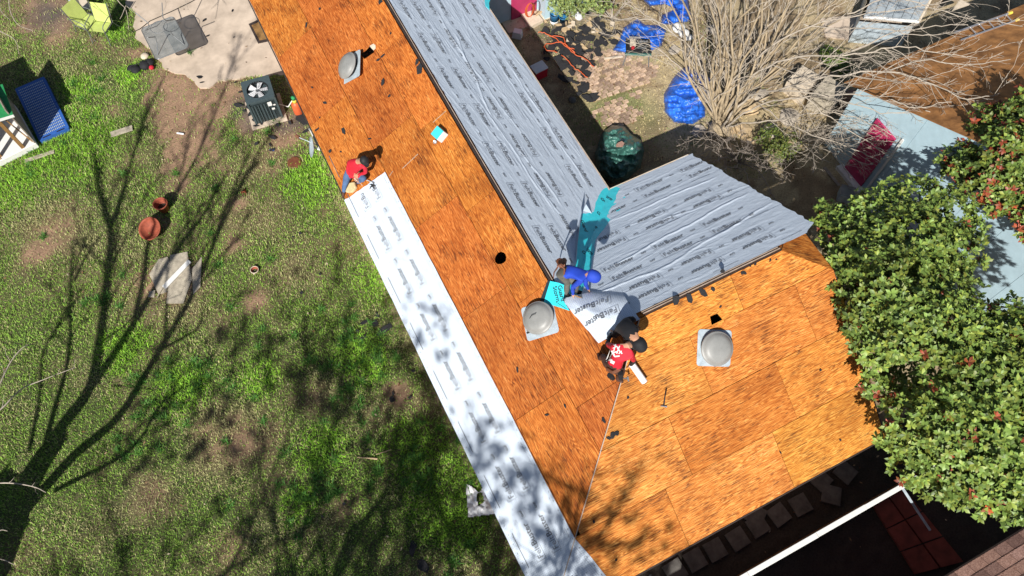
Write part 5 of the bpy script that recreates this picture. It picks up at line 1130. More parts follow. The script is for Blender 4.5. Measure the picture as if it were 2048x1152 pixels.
# coolers in the shade
F = gfr(1080, 150, 1092, 144); t = thing('cooler_box', 'cooler with white lid and red side in the shade below the eave', 'cooler', F.translation); m = MB(F @ Matrix.Translation((-.05, 0, 0))); m.box((0, 0, .17), (.42, .32, .34)); build('body', m, M['red'], t, bevel=.01); m = MB(F @ Matrix.Translation((-.05, 0, 0))); m.box((0, 0, .365), (.44, .34, .05)); build('lid', m, M['white_plastic'], t, bevel=.01)
m = MB(gfr(1035, 73, 1045, 75)); m.box((0, 0, .12), (.3, .24, .22), taper=.8); build('white_basin', m, M['white_plastic'], label='white tub standing in the deep shade near the far wing', cat='tub')
m = MB(); blob(m, [(G(1145, 200, .08), .12, .6)], sd=8); build('rag', m, M['grey_trouser'], smooth=True, label='crumpled grey rag in the shade below the courtyard eave', cat='rag')
# stone and earth around the tree
for (u, v, r) in [(1460, 215, .35), (1485, 260, .28), (1450, 265, .25), (1540, 262, .26), (1500, 215, .30), (1580, 235, .28), (1520, 190, .25), (1400, 262, .22), (1395, 120, .22), (1380, 105, .2), (1350, 100, .18), (1425, 60, .2), (1462, 300, .2), (1500, 290, .22)]:
    m = MB(); blob(m, [(G(u, v, .03), r, .45)], n=9, amp=.7, sd=u * .1); build('rock', m, M['bark_pale' if rr.random() < .6 else 'new_wood'], label='pale tan rock in the border round the multi-stemmed tree', cat='rock', group='rocks round the multi-stemmed tree')

# ================================================================== BUILDING ON THE RIGHT
we = 12.9; bt = thing('neighbour_cottage', 'pale blue cottage with maroon door and brown decked roof on the right', 'building', H(we, 7, 0))
def wall_poly(pts, th=.12): 
    m = MB(); m.add([H(we, t_, z) for t_, z in pts] + [H(we + th, t_, z) for t_, z in pts], [tuple(range(len(pts))), tuple(range(2 * len(pts) - 1, len(pts) - 1, -1))] + [(i, i + len(pts), (i + 1) % len(pts) + len(pts), (i + 1) % len(pts)) for i in range(len(pts))]); return m
nb = 7; t_lo, t_hi, t_r = .6, 7.55, 4.08; ph_ = lambda t_: 2.35 + .5 * (min(t_ - t_lo, t_hi - t_))
for k in range(nb):                         # big sheet panels make up the gable wall
    a = t_lo + (t_hi - t_lo) * k / nb + .004; b = t_lo + (t_hi - t_lo) * (k + 1) / nb - .004; pts = [(a, 0), (b, 0), (b, ph_(b))] + ([(t_r, ph_(t_r))] if a < t_r < b else []) + [(a, ph_(a))]
    build('wall_panel', wall_poly(pts), M['light_blue_wall'], bt)
m = MB(frame(H(we - .03, 6.27, 1.17), -A, UP)); m.box((0, 0, 0), (.72, 2.1, .05)); dr = build('door', m, M['maroon'], bt, bevel=.006)
for yy in (-.5, .45): m = MB(frame(H(we - .058, 6.27, 1.17 + yy), -A, UP)); m.box((0, 0, 0), (.46, .72, .012)); build('door_panel', m, M['maroon'], dr)
m = MB(frame(H(we - .08, 6.0, 1.1), -A, UP)); m.lathe([(0, 0), (.03, .01), (.03, .04), (0, .05)], 10); build('handle', m, M['silver'], dr)
m = MB(frame(H(we - .12, 6.27, .06), -A, B)); m.box((0, 0, 0), (.95, .22, .12)); build('door_step', m, M['white'], bt)
m = MB(frame(H(we - .035, 5.74, 1.25), -A, UP)); m.box((0, 0, 0), (.06, 2.3, .03)); build('corner_trim', m, M['white'], bt)
# leaning pale glass sheet
m = MB(); a, b, c, d = H(we - 1.0, 5.0, .05), H(we - .9, 3.9, .05), H(we - .16, 3.95, 1.75), H(we - .16, 5.05, 1.75)
m.add([a, b, c, d, a - B * .03, b - B * .03, c - B * .03 + UP * .02, d - B * .03 + UP * .02], [(0, 1, 2, 3), (7, 6, 5, 4), (0, 4, 5, 1), (1, 5, 6, 2), (2, 6, 7, 3), (3, 7, 4, 0)]); build('leaning_panel', m, M['galv'], label='pale panel leaning against the blue wall right of the maroon door', cat='panel')
# roof decks
for nm, ta, tb in (('roof_slope', t_hi + .35, t_r), ('roof_slope', t_lo - .35, t_r)):
    rows = 4
    for r_ in range(rows):
        for k in range(5):
            s0 = we - .12 + k * 1.83 + (.0 if r_ % 2 else .0); s1 = s0 + 1.82; q0 = ta + (tb - ta) * r_ / rows; q1 = ta + (tb - ta) * (r_ + 1) / rows - (.006 if tb > ta else -.006)
            zz_ = lambda t_: 2.45 + .5 * (t_r - t_lo) - .5 * abs(t_ - t_r) + .02; P4_ = [H(s0, q0, zz_(q0)), H(s1, q0, zz_(q0)), H(s1, q1, zz_(q1)), H(s0, q1, zz_(q1))]
            m = MB(); m.add(P4_ + [p - UP * .02 for p in P4_], [(0, 1, 2, 3), (7, 6, 5, 4), (0, 4, 5, 1), (1, 5, 6, 2), (2, 6, 7, 3), (3, 7, 4, 0)]); build('roof_sheet', m, M['brown_roof'], bt)
m = MB(); 
for q in ([(we, t_hi), (we + 9, t_hi)], [(we, t_lo), (we + 9, t_lo)]): a, b = H(*q[0]), H(*q[1]); m.add([a, b, b + UP * 2.3, a + UP * 2.3], [(0, 1, 2, 3)])
build('side_wall', m, M['light_blue_wall'], bt)
# ladder lying along the eave of the cottage
t = thing('ladder', 'aluminium ladder with yellow feet lying along the brown roof edge', 'ladder', G(1990, 55, 2.4)); a, b = G(2028, 33, 2.55), G(1935, 66, 2.5); d = (b - a).normalized(); n_ = Vector((-d.y, d.x, 0)) * .14
for s_ in (-1, 1): m = MB(); m.tube([a + n_ * s_, b + d * .3 + n_ * s_], .028, 4); build('rail', m, M['silver'], t)
for i in range(5): p = a + d * (.15 + i * .28); m = MB(); m.tube([p - n_, p + n_], .015, 6); build('rung', m, M['silver'], t)
for s_ in (-1, 1): m = MB(); m.tube([a + n_ * s_ - d * .04, a + n_ * s_ + d * .07], .042, 6); build('yellow_foot', m, M['yellow'], t)
# small brick pier and clutter left of the cottage
t = thing('brick_pier', 'small brick pier beside the corner of the pale blue cottage', 'brick pier', G(1700, 215)); F = gfr(1700, 222, 1722, 240)
for z in range(7):
    for k in range(3): m = MB(F); m.box((-.24 + k * .22 + (z % 2) * .05, 0, .05 + z * .085), (.205, .22, .075)); build('brick', m, M['brick'], t)
for (c4, z, mat, lb, nm) in [([(1575, 160), (1605, 130), (1640, 150), (1612, 190)], .5, 'cream', 'pale weathered wooden crate lid, left of the two beside the cottage', 'crate'), ([(1622, 190), (1655, 150), (1697, 178), (1672, 205)], .6, 'weathered_wood', 'open-topped weathered wooden box right of the crate lid near the cottage', 'crate')]:
    t = thing(nm, lb, 'crate', G(c4[0][0], c4[0][1])); ps = [G(*p, z) for p in c4]
    for k in range(5): 
        a = ps[0].lerp(ps[1], k / 5 + .01); b = ps[0].lerp(ps[1], (k + 1) / 5 - .01); c = ps[3].lerp(ps[2], (k + 1) / 5 - .01); d = ps[3].lerp(ps[2], k / 5 + .01); m = MB(); m.add([a, b, c, d] + [q - UP * .03 for q in (a, b, c, d)], [(0, 1, 2, 3), (7, 6, 5, 4), (0, 4, 5, 1), (1, 5, 6, 2), (2, 6, 7, 3), (3, 7, 4, 0)]); build('slat', m, M[mat], t)
    for i in range(4): a, b = ps[i] - UP * .04, ps[(i + 1) % 4] - UP * .04; m = MB(); m.add([a, b, Vector((b.x, b.y, 0)), Vector((a.x, a.y, 0))], [(0, 1, 2, 3)]); build('side', m, M[mat], t)
# low metal-roofed shed at the top of the picture
t = thing('metal_shed', 'low shed with blue-grey metal roof panels behind the bare branches', 'shed', G(1780, 30)); zs = .9; cs_ = [G(*p, zs) for p in ((1728, 32), (1838, 42), (1880, -40), (1760, -60))]
for k in range(6):
    a = cs_[0].lerp(cs_[1], k / 6 + .004); b = cs_[0].lerp(cs_[1], (k + 1) / 6 - .004); c = cs_[3].lerp(cs_[2], (k + 1) / 6 - .004) + UP * .4; d = cs_[3].lerp(cs_[2], k / 6 + .004) + UP * .4; m = MB(); m.add([a, b, c, d] + [q - UP * .03 for q in (a, b, c, d)], [(0, 1, 2, 3), (7, 6, 5, 4), (0, 4, 5, 1), (1, 5, 6, 2), (2, 6, 7, 3), (3, 7, 4, 0)]); build('roof_panel', m, M['grey_roof'], t)
m = MB(); m.tube([cs_[0] - UP * .03, cs_[1] - UP * .03], .05, 6); build('gutter', m, M['white'], t); m = MB(); m.tube([cs_[1] - UP * .03, cs_[2] + UP * .37], .05, 6); build('gutter', m, M['cream'], t)
m = MB(); q = [p * .985 + Vector((0, .1, 0)) for p in cs_]; 
for i in range(4): a, b = q[i], q[(i + 1) % 4]; m.add([Vector((a.x, a.y, 0)), Vector((b.x, b.y, 0)), Vector((b.x, b.y, zs - .05)), Vector((a.x, a.y, zs - .05))], [(0, 1, 2, 3)])
build('shed_wall', m, M['galv'], t)
m = MB(); m.prism([tuple(G(*p)[:2]) for p in ((1640, 40), (1730, 30), (1840, 50), (1800, 75), (1760, 90), (1650, 75))], 0, .06); build('gravel_apron', m, M['concrete'], kind='structure')
m = MB(); ps = [G(*p, .9) for p in ((1905, 20), (1920, -2), (1940, 8))]; m.add(ps + [p - UP * .05 for p in ps], [(0, 1, 2), (5, 4, 3), (0, 3, 4, 1), (1, 4, 5, 2), (2, 5, 3, 0)]); build('tan_board', m, M['cream'], label='triangular tan board beside the metal shed at the top right', cat='board')
# clear plastic box on a stake near the gable end
t = thing('plastic_tub', 'clear grey plastic tub near the gable end of the short wing', 'tub', G(1688, 390)); F = gfr(1676, 398, 1700, 404); m = MB(F @ Matrix.Translation((.12, .05, 0))); m.box((0, 0, .18), (.34, .30, .34), taper=1.1); build('body', m, M['galv'], t, bevel=.02); m = MB(F @ Matrix.Translation((.12, .05, 0))); m.box((0, 0, .37), (.38, .34, .03)); build('lid', m, M['glass'], t)
for (a, b, lb) in [((1648, 335), (1678, 372), 'grey plank lying on the dark ground left of the cottage door'), ((1693, 340), (1722, 372), 'pale board lying at the foot of the maroon door')]: plank(*a, *b, .09, 'bark_grey', lb)

# ================================================================== ALLEY BELOW AND THE NEIGHBOUR
t = thing('alley_fence', 'board fence with a white painted cap along the dark alley', 'fence', H(5.5, -.95, 0))
s = 2.6
while s < 9.6:
    m = MB(frame(H(s + .07, -.985, .87), B, A)); m.box((0, 0, 0), (.136, .022, 1.74 + rr.uniform(-.01, .01))); build('fence_board', m, M['red_paint'], t); s += .144
for z in (.35, 1.5): m = MB(frame(H(6.1, -.94, z), B, A)); m.box((0, 0, 0), (7.1, .04, .08)); build('rail', m, M['stud_brown'], t)
s = 2.6
while s < 9.6: L_ = rr.uniform(1.1, 1.7); m = MB(frame(H(s + L_ / 2, -.95, 1.785), B, A)); m.box((0, rr.uniform(-.004, .004), 0), (L_ - .006, .10 + rr.uniform(-.012, .012), .035)); build('cap_board', m, M['white'], t, bevel=.006); s += L_
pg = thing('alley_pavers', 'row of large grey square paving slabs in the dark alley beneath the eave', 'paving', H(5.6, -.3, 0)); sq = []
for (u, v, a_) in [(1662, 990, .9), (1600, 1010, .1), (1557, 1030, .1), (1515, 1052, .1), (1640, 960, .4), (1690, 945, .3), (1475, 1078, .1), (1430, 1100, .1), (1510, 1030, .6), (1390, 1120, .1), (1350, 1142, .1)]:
    F = gfr(u, v, u + 20, v - 10, .02) @ Matrix.Rotation(a_ + rr.gauss(0, .05), 4, 'Z'); m = MB(F); m.box((0, 0, .02 + rr.uniform(0, .01)), (.42, .42, .05)); build('paving_slab', m, M['shaded_slab'], pg, bevel=.006)
nbh = thing('neighbour_house', 'neighbouring house with brown shingled roof at the bottom right corner', 'house', H(9, -5, 0)); ne = 2.65; te = -2.62; sl2 = .5
F2 = frame(H(14.5, te, ne), -B, -A + UP * sl2); m = MB(F2); m.box((8.5, 2.4, -.04), (19.0, 4.8, .06)); build('roof_deck', m, M['dark_trim'], nbh)
m = MB(F2); m.box((8.5, -.02, -.05), (19.0, .04, .14)); build('fascia', m, M['dark_trim'], nbh)
m = MB(frame(H(3.5, te - 4.2, ne), B, A + UP * .0)); m.box((5.5, -2.0, .6), (13.0, 4.2, .05)); build('far_roof_slope', m, M['dark_trim'], nbh)
tabs = []
for k in range(5):
    m = MB(); m.box((0, 0, 0), (.30 * rr.uniform(.97, 1), .30, .012)); me = bpy.data.meshes.new('shingle'); me.from_pydata(m.v, [], m.f); me.materials.append(M['tab']); tabs.append(me)
cnt = 0
for r_ in range(12):
    for k in range(26):
        x = 2.6 + k * .31 + (r_ % 2) * .15; y = .02 + r_ * .21 + .12
        if cnt >= 296: break
        o = bpy.data.objects.new('shingle', tabs[rr.randrange(5)]); COL.objects.link(o); o.parent = nbh; o.matrix_basis = Matrix.Translation(-nbh.location) @ F2 @ Matrix.Translation((x, y, .004 + .01)) @ Matrix.Rotation(R(-2.5), 4, 'X'); cnt += 1
m = MB(); a, b = H(3.6, te - .5, 0), H(15.6, te - .5, 0); m.add([a, b, b + UP * 2.6, a + UP * 2.6], [(0, 1, 2, 3)]); build('wall', m, M['wall'], nbh)
# red painted slabs and grey rail beyond the fence
rp = thing('red_paving', 'dark red painted slabs with deep joints beyond the alley fence', 'paving', G(1840, 1060))
rq = [G(*p, .0) for p in ((1744, 1014), (1802, 975), (1925, 1125), (1828, 1150))]
for i in range(3):
    for j in range(2):
        def bl(u, v): return (rq[0] * (1 - u) + rq[1] * u) * (1 - v) + (rq[3] * (1 - u) + rq[2] * u) * v
        u0, u1, v0, v1 = [0, .52][j] + .01, [.5, 1][j] - .01, i / 3 + .008, (i + 1) / 3 - .008; m = MB(); m.prism([tuple(bl(a, b)[:2]) for a, b in ((u0, v0), (u1, v0), (u1, v1), (u0, v1))], 0, .08); build('red_slab', m, M['red_paint'], rp)
m = MB(); m.tube([G(1798, 965, 1.7), G(1832, 1018, 1.1), G(1860, 1060, .9)], .03, 6); build('grey_rail', m, M['galv'], label='short grey rail leading down from the end of the alley fence', cat='rail')
m = MB(); m.tube([G(1782, 822, 1.0), G(1846, 790, 1.0)], .03, 4); build('tan_batten', m, M['new_wood'], label='tan batten sticking out below the green tree at the gable', cat='batten')

# ================================================================== TREES
def wander(p, d, L_, n, bend, rng, up=0.0, droop=0.0):
    pts = [p.copy()]; d = d.normalized()
    for i in range(n):
        d = (d + Vector((rng.gauss(0, bend), rng.gauss(0, bend), rng.gauss(0, bend) + up - droop * i / n))).normalized(); p = p + d * (L_ / n); pts.append(p.copy())
    return pts
def branchlets(m, pts, r0, depth, rng, dens=1.0, spread=.9, lmul=.5, up=.05, flat=1.0, rmin=.005, nseg=4):
    L_ = sum((pts[i + 1] - pts[i]).length for i in range(len(pts) - 1)); n_ = len(pts)
    k = max(1, int(dens * (2.0 + L_ * 2.4)))
    for i in range(k):
        f = rng.uniform(.18, 1.0) ** .85; q = f * (n_ - 1); i0 = min(int(q), n_ - 2); p = pts[i0].lerp(pts[i0 + 1], q - i0); d = (pts[i0 + 1] - pts[i0]).normalized()
        v = Vector((rng.gauss(0, 1), rng.gauss(0, 1), rng.gauss(0, 1) * flat)); v = (v - d * v.dot(d)).normalized(); nd = (d + v * spread * rng.uniform(.6, 1.3)).normalized(); l2 = L_ * lmul * (1.15 - .7 * f) * rng.uniform(.6, 1.2); r1 = max(rmin, r0 * (1 - f * .75) * .5)
        if l2 < .08 : continue
        q2 = wander(p, nd, l2, 5 if depth > 1 else 4, .16, rng, up=up); m.tube(q2, [max(rmin * .7, r1 * (1 - .75 * j / (len(q2) - 1))) for j in range(len(q2))], nseg if r1 > .012 else 3)
        if depth > 1: branchlets(m, q2, r1, depth - 1, rng, dens, spread, lmul, up, flat, rmin, nseg)
def curve(pts, n=12):
    """smooth interpolation through control points"""
    P = [Vector(p) for p in pts]; out = []
    P = [P[0] * 2 - P[1]] + P + [P[-1] * 2 - P[-2]]
    for i in range(1, len(P) - 2):
        for k in range(n): t_ = k / n; a, b, c, d = P[i - 1:i + 3]; out.append(.5 * ((2 * b) + (c - a) * t_ + (2 * a - 5 * b + 4 * c - d) * t_ ** 2 + (3 * b - a - 3 * c + d) * t_ ** 3))
    out.append(P[-2]); return out
def taper(n, a, b, pw=1.0): return [a + (b - a) * (i / (n - 1)) ** pw for i in range(n)]
# the big multi-stemmed bare tree
rg = random.Random(5); base = G(1436, 268); tr = thing('bare_tree', 'large bare multi-stemmed tree with tan stems fanning over the courtyard', 'tree', base)
m = MB(); blob(m, [(base + Vector((0, 0, .1)), .34, .8)], n=14, amp=.5); m.tube([base - UP * .1, base + UP * .5], [.30, .22], 12); build('trunk', m, M['bark'], tr, True)
ends = [(1318, -60, 4.2), (1345, -90, 4.8), (1380, -60, 4.5), (1400, -100, 5.2), (1425, -60, 4.2), (1440, -110, 5.2), (1462, -50, 4.4), (1480, -120, 5.4), (1500, -50, 4.2), (1520, -90, 5.0), (1545, -60, 4.4), (1568, -100, 5.0), (1590, -40, 4.2), (1615, -80, 4.8), (1640, -30, 4.2), (1665, -70, 4.6), (1690, -20, 4.0), (1720, -40, 4.4),
        (1560, 40, 3.0), (1480, 60, 2.8), (1400, 60, 2.6), (1420, 20, 3.2), (1600, 60, 3.0), (1520, 90, 2.4), (1680, 40, 3.4), (1455, 100, 2.4), (1540, -20, 3.8), (1385, 20, 3.0)]
tw_ = MB()
for i, (u, v, z) in enumerate(ends):
    e = G(u, v, z); ang = i * 2.4; b0 = base + Vector((.16 * math.cos(ang), .16 * math.sin(ang), .05)); md = b0.lerp(e, .42) + Vector((rg.gauss(0, .10), rg.gauss(0, .10), -.10 + rg.gauss(0, .12))); pts = curve([b0, b0.lerp(md, .5) + Vector((rg.gauss(0, .09), rg.gauss(0, .09), .10)), md + Vector((rg.gauss(0, .09), rg.gauss(0, .09), 0)), md.lerp(e, .35) + Vector((rg.gauss(0, .12), rg.gauss(0, .12), .1)), md.lerp(e, .7) + Vector((rg.gauss(0, .14), rg.gauss(0, .14), .1)), e], 5)
    r0 = rg.uniform(.032, .06); m = MB(); m.tube(pts, taper(len(pts), r0, .012, .9), 7); build('stem', m, M['bark'], tr, True)
    branchlets(tw_, pts, r0 * .8, 2, rg, dens=1.15, spread=.7, lmul=.27, up=.06, rmin=.005)
tag(build('twigs', tw_, M['bark_pale'], tr, recalc=False), kind='stuff')
# arching side limbs (left over the tarps, right over the cottage)
limbs = [([(1436, 250, .4), (1415, 170, 1.5), (1380, 110, 2.2), (1335, 60, 2.6), (1290, 22, 3.0), (1240, 5, 3.1)], .035), ([(1430, 240, .5), (1400, 170, 1.6), (1345, 120, 2.2), (1300, 90, 2.3), (1250, 80, 2.3), (1195, 50, 2.2)], .025), ([(1360, 80, 2.4), (1300, 40, 2.8), (1240, 30, 2.9), (1180, 22, 2.8)], .02),
         ([(1440, 250, .5), (1500, 190, 1.6), (1580, 175, 2.6), (1680, 150, 3.3), (1780, 140, 3.7), (1860, 170, 3.8), (1930, 195, 3.9), (1995, 185, 4.0)], .045), ([(1445, 255, .5), (1520, 215, 1.5), (1600, 195, 2.4), (1700, 190, 3.1), (1780, 205, 3.4), (1850, 215, 3.4), (1900, 205, 3.5)], .035), ([(1445, 240, .5), (1510, 150, 2.0), (1600, 110, 3.0), (1700, 105, 3.6), (1800, 98, 4.0), (1870, 105, 4.1), (1960, 110, 4.2)], .04),
         ([(1700, 105, 3.6), (1780, 70, 3.9), (1850, 50, 4.1), (1930, 45, 4.2)], .025), ([(1780, 140, 3.7), (1850, 120, 4.0), (1930, 130, 4.1), (2010, 125, 4.2)], .022), ([(1450, 262, .4), (1540, 240, 1.2), (1640, 225, 1.9), (1720, 235, 2.2), (1780, 265, 2.4)], .03), ([(1560, 180, 2.5), (1660, 195, 2.9), (1760, 225, 3.1), (1850, 230, 3.2)], .025),
         ([(1600, 195, 2.4), (1680, 240, 2.2), (1740, 285, 2.1), (1770, 300, 2.1)], .018), ([(1500, 120, 2.2), (1600, 60, 3.2), (1720, 30, 3.8), (1830, 10, 4.2), (1960, -10, 4.4)], .03),
         ([(1600, 60, 3.2), (1680, 50, 3.6), (1760, 60, 3.9), (1840, 80, 4.0), (1900, 75, 4.1)], .02), ([(1700, 20, 3.9), (1800, -10, 4.3), (1920, 30, 4.3), (2048, 45, 4.3)], .022), ([(1850, 215, 3.4), (1900, 240, 3.3), (1950, 230, 3.4)], .012), ([(1520, 215, 1.6), (1600, 260, 1.9), (1690, 290, 2.1), (1760, 320, 2.2)], .02)]
tw_ = MB()
for c, r0 in limbs:
    pts = curve([G(*p) + Vector((rg.gauss(0, .06), rg.gauss(0, .06), rg.gauss(0, .07))) for p in c], 5); pts = [p + Vector((rg.gauss(0, .018), rg.gauss(0, .018), rg.gauss(0, .018))) for p in pts]; m = MB(); m.tube(pts, taper(len(pts), r0 * .8, .008, .8), 7); build('limb', m, M['bark_pale'], tr, True); branchlets(tw_, pts, r0 * .9, 3, rg, dens=1.15, spread=.85, lmul=.30, up=.03, flat=.7, rmin=.0055)
tag(build('twigs', tw_, M['bark_pale'], tr, recalc=False), kind='stuff')
def bush(name, label, base, n_, L_, r0, mat, seed, cat='bush', dens=.8, tilt=.8, depth=3, up=.0, dirs=None, group=None):
    rg = random.Random(seed); t = thing(name, label, cat, base, group); tw = MB()
    for i in range(n_):
        a = 6.283 * i / n_ + rg.gauss(0, .3); d = Vector((math.cos(a) * tilt, math.sin(a) * tilt, rg.uniform(.5, 1.0))) if not dirs else Vector(dirs[i % len(dirs)]) + Vector((rg.gauss(0, .1), rg.gauss(0, .1), rg.gauss(0, .1)))
        pts = wander(base, d, L_ * rg.uniform(.7, 1.15), 9, .13, rg, up=up, droop=.0); m = MB(); m.tube(pts, taper(len(pts), r0, r0 * .25), 6); build('stem', m, M[mat], t, True); branchlets(tw, pts, r0 * .8, depth, rg, dens=dens, spread=.8, lmul=.34, up=.0, rmin=.0045)
    tag(build('twigs', tw, M[mat], t, recalc=False), kind='stuff'); return t
def reach(label, base, ends, r0, mat, seed, dens=1.2, z0=.0):
    rg = random.Random(seed); t = thing('bare_shrub', label, 'bush', base); tw = MB()
    for (u, v, z) in ends:
        e = G(u + rg.gauss(0, 6), v + rg.gauss(0, 6), z); md = base.lerp(e, .45) + Vector((rg.gauss(0, .12), rg.gauss(0, .12), .25)); pts = curve([base, md, md.lerp(e, .5) + Vector((rg.gauss(0, .1), rg.gauss(0, .1), .1)), e], 5); pts = [p + Vector((rg.gauss(0, .015), rg.gauss(0, .015), rg.gauss(0, .012))) for p in pts]
        m = MB(); m.tube(pts, taper(len(pts), r0, .007), 6); build('stem', m, M[mat], t, True); branchlets(tw, pts[2:], r0 * .8, 3, rg, dens=dens, spread=.85, lmul=.36, up=.02, rmin=.005)
    tag(build('twigs', tw, M[mat], t, recalc=False), kind='stuff')
reach('dense bare grey-brown shrub just above the eave of the short wing', G(1478, 325), [(1352, 285, 2.2), (1380, 270, 2.4), (1395, 310, 2.0), (1420, 330, 2.0), (1450, 345, 2.2), (1470, 300, 2.6), (1500, 280, 2.6), (1520, 330, 2.4), (1545, 350, 2.3), (1560, 320, 2.5), (1510, 375, 2.1), (1545, 390, 2.0), (1440, 285, 2.5), (1575, 365, 2.1)], .016, 'bark_grey', 51)
reach('sprawling bare shrub between the short wing and the cottage door', G(1600, 285), [(1790, 285, 2.3), (1770, 320, 2.2), (1740, 335, 2.1), (1700, 345, 2.0), (1660, 330, 2.0), (1720, 250, 2.4), (1670, 260, 2.4), (1640, 225, 2.5), (1600, 240, 2.5), (1560, 250, 2.4), (1690, 300, 2.3), (1750, 270, 2.4), (1630, 345, 1.9), (1600, 310, 2.2)], .016, 'bark_pale', 52)
bush('bare_shrub', 'tangled bare shrub at the top centre beside the blue tarps', G(1225, 40), 12, 1.6, .016, 'bark_pale', 23, dens=1.2, tilt=1.0)
# green vines and low evergreen leaves
def leafcloud(name, label, cat, blobs, n_, size, cols, trunk=None, parent=None, seed=1, redfrac=0, rosette=6, redblobs=None, lift=0.0):
    ng = np.random.default_rng(seed); rt = parent or thing(name, label, cat, Vector((blobs[0][0].x, blobs[0][0].y, 0)) if trunk is None else trunk)
    w_ = np.array([b[1] ** 2 for b in blobs]); w_ = w_ / w_.sum(); ch = ng.choice(len(blobs), n_, p=w_); C = np.array([tuple(b[0]) for b in blobs])[ch]; r_ = np.array([b[1] for b in blobs])[ch]; q_ = np.array([b[2] for b in blobs])[ch]
    d = ng.normal(size=(n_, 3)); d[:, 2] = np.abs(d[:, 2]) * 1.0 - .35; d /= np.linalg.norm(d, axis=1)[:, None]; rad = r_ * (1 - .38 * ng.random(n_) ** 1.6) * (.50 + 1.1 * fbm(d[:, 0] * 4 + ch * 3.7, d[:, 1] * 4 + d[:, 2] * 2, seed, 2))
    P = C + d * rad[:, None] * np.stack([np.ones(n_), np.ones(n_), q_], 1)
    ax = d * .8 + np.array([0, 0, .9]) + ng.normal(size=(n_, 3)) * .35; ax /= np.linalg.norm(ax, axis=1)[:, None]
    t1 = np.cross(ax, [1, .3, 0]); t1 /= np.linalg.norm(t1, axis=1)[:, None]; t2 = np.cross(ax, t1); V = []; Cc = []
    sh = ng.random(n_); isr = ng.random(n_) < (redfrac if np.isscalar(redfrac) else np.array(redfrac)[ch])
    out = {False: ([], []), True: ([], [])}
    for k in range(rosette):
        a = 2 * np.pi * k / rosette + ng.random(n_) * .8; el = .25 + .55 * ng.random(n_); ln = size * ng.uniform(.65, 1.2, n_); dr = (t1 * np.cos(a)[:, None] + t2 * np.sin(a)[:, None]) * np.cos(el)[:, None] + ax * np.sin(el)[:, None]; sd = np.cross(ax, dr); sd /= np.linalg.norm(sd, axis=1)[:, None]; wd = ln * .24
        b0 = P; tip = P + dr * ln[:, None] - ax * (ln * .12)[:, None]; md = P + dr * (ln * .5)[:, None] + ax * (ln * .06)[:, None]; l_ = md + sd * wd[:, None] + ax * (ln * .05)[:, None]; r2 = md - sd * wd[:, None] + ax * (ln * .05)[:, None]
        q = np.stack([b0, l_, tip, r2, md], 1); 
        for red in (False, True):
            mk = isr == red
            if mk.any():
                base_c = np.array(cols[1 if red else 0]); cc_ = base_c * (.5 + .9 * ng.random((mk.sum(), 1))) * (.55 + .95 * fbm(P[mk][:, 0] * 1.6, P[mk][:, 1] * 1.6, seed + 9)[:, None]) * (np.array([1.35, 1.12, .9]) ** (ng.random((mk.sum(), 1)) > .8)) * np.array([1, 1, 1]) + (np.array([.05, .03, .0]) * (ng.random((mk.sum(), 1)) > .7)); out[red][0].append(q[mk]); out[red][1].append(cc_)
    for red, nm in ((False, 'crown'), (True, 'new_red_leaves')):
        if not out[red][0]: continue
        Q = np.concatenate(out[red][0]); c = np.concatenate(out[red][1]); n2 = len(Q); b = np.arange(n2)[:, None] * 5; Fc = np.concatenate([b + [0, 4, 1], b + [1, 4, 2], b + [2, 4, 3], b + [3, 4, 0]])
        o = fast_mesh(nm, Q.reshape(-1, 3), Fc, M['leaf'], rt, colors=np.repeat(c, 5, 0)); tag(o, kind='stuff')
    return rt
GRN = [(.14, .215, .045), (.24, .055, .028)]
def blist(L): return [(G(u, v, z), r, q) for u, v, z, r, q in L]
main = blist([(1700, 470, 3.6, .55, .7), (1760, 430, 4.0, .6, .7), (1830, 400, 4.2, .55, .7), (1900, 430, 4.2, .6, .7), (1740, 520, 4.0, .7, .7), (1820, 490, 4.5, .75, .7), (1900, 500, 4.4, .6, .7), (1730, 590, 4.0, .6, .7), (1800, 580, 4.6, .8, .7), (1880, 570, 4.5, .6, .6),
              (1770, 660, 4.3, .65, .7), (1850, 650, 4.8, .8, .7), (1930, 660, 4.6, .7, .6), (2000, 700, 4.6, .7, .7), (1965, 770, 4.8, .65, .7), (2040, 790, 4.8, .8, .7), (1840, 850, 4.2, .6, .7), (1900, 850, 4.6, .7, .7), (1980, 870, 4.7, .8, .7), (2060, 890, 4.7, .8, .7), (1850, 930, 3.9, .5, .7), (1920, 950, 4.2, .55, .7), (1990, 960, 4.3, .6, .7), (2050, 1000, 4.3, .55, .7), (1665, 440, 3.4, .4, .7), (1690, 540, 3.6, .4, .7), (1738, 690, 4.3, .35, .7), (1752, 775, 4.0, .28, .7), (1715, 640, 4.4, .3, .7), (1800, 890, 3.9, .35, .7), (1815, 740, 2.6, .6, .8), (2090, 700, 4.8, .9, .7), (2110, 850, 4.8, .9, .7)])
tb = G(1900, 740, 0); pt_ = thing('broadleaf_tree', 'dense glossy green evergreen tree overhanging the gable end on the right', 'tree', tb)
leafcloud('x', 'x', 'x', main, 9300, .125, GRN, parent=pt_, seed=4, redfrac=[.012] * 16 + [.03] * 17)
m = MB(); m.tube([tb, tb + Vector((.05, .05, 1.2)), tb + Vector((-.1, .1, 2.2))], [.16, .13, .11], 10); build('trunk', m, M['bark_grey'], pt_, True)
rg = random.Random(9)
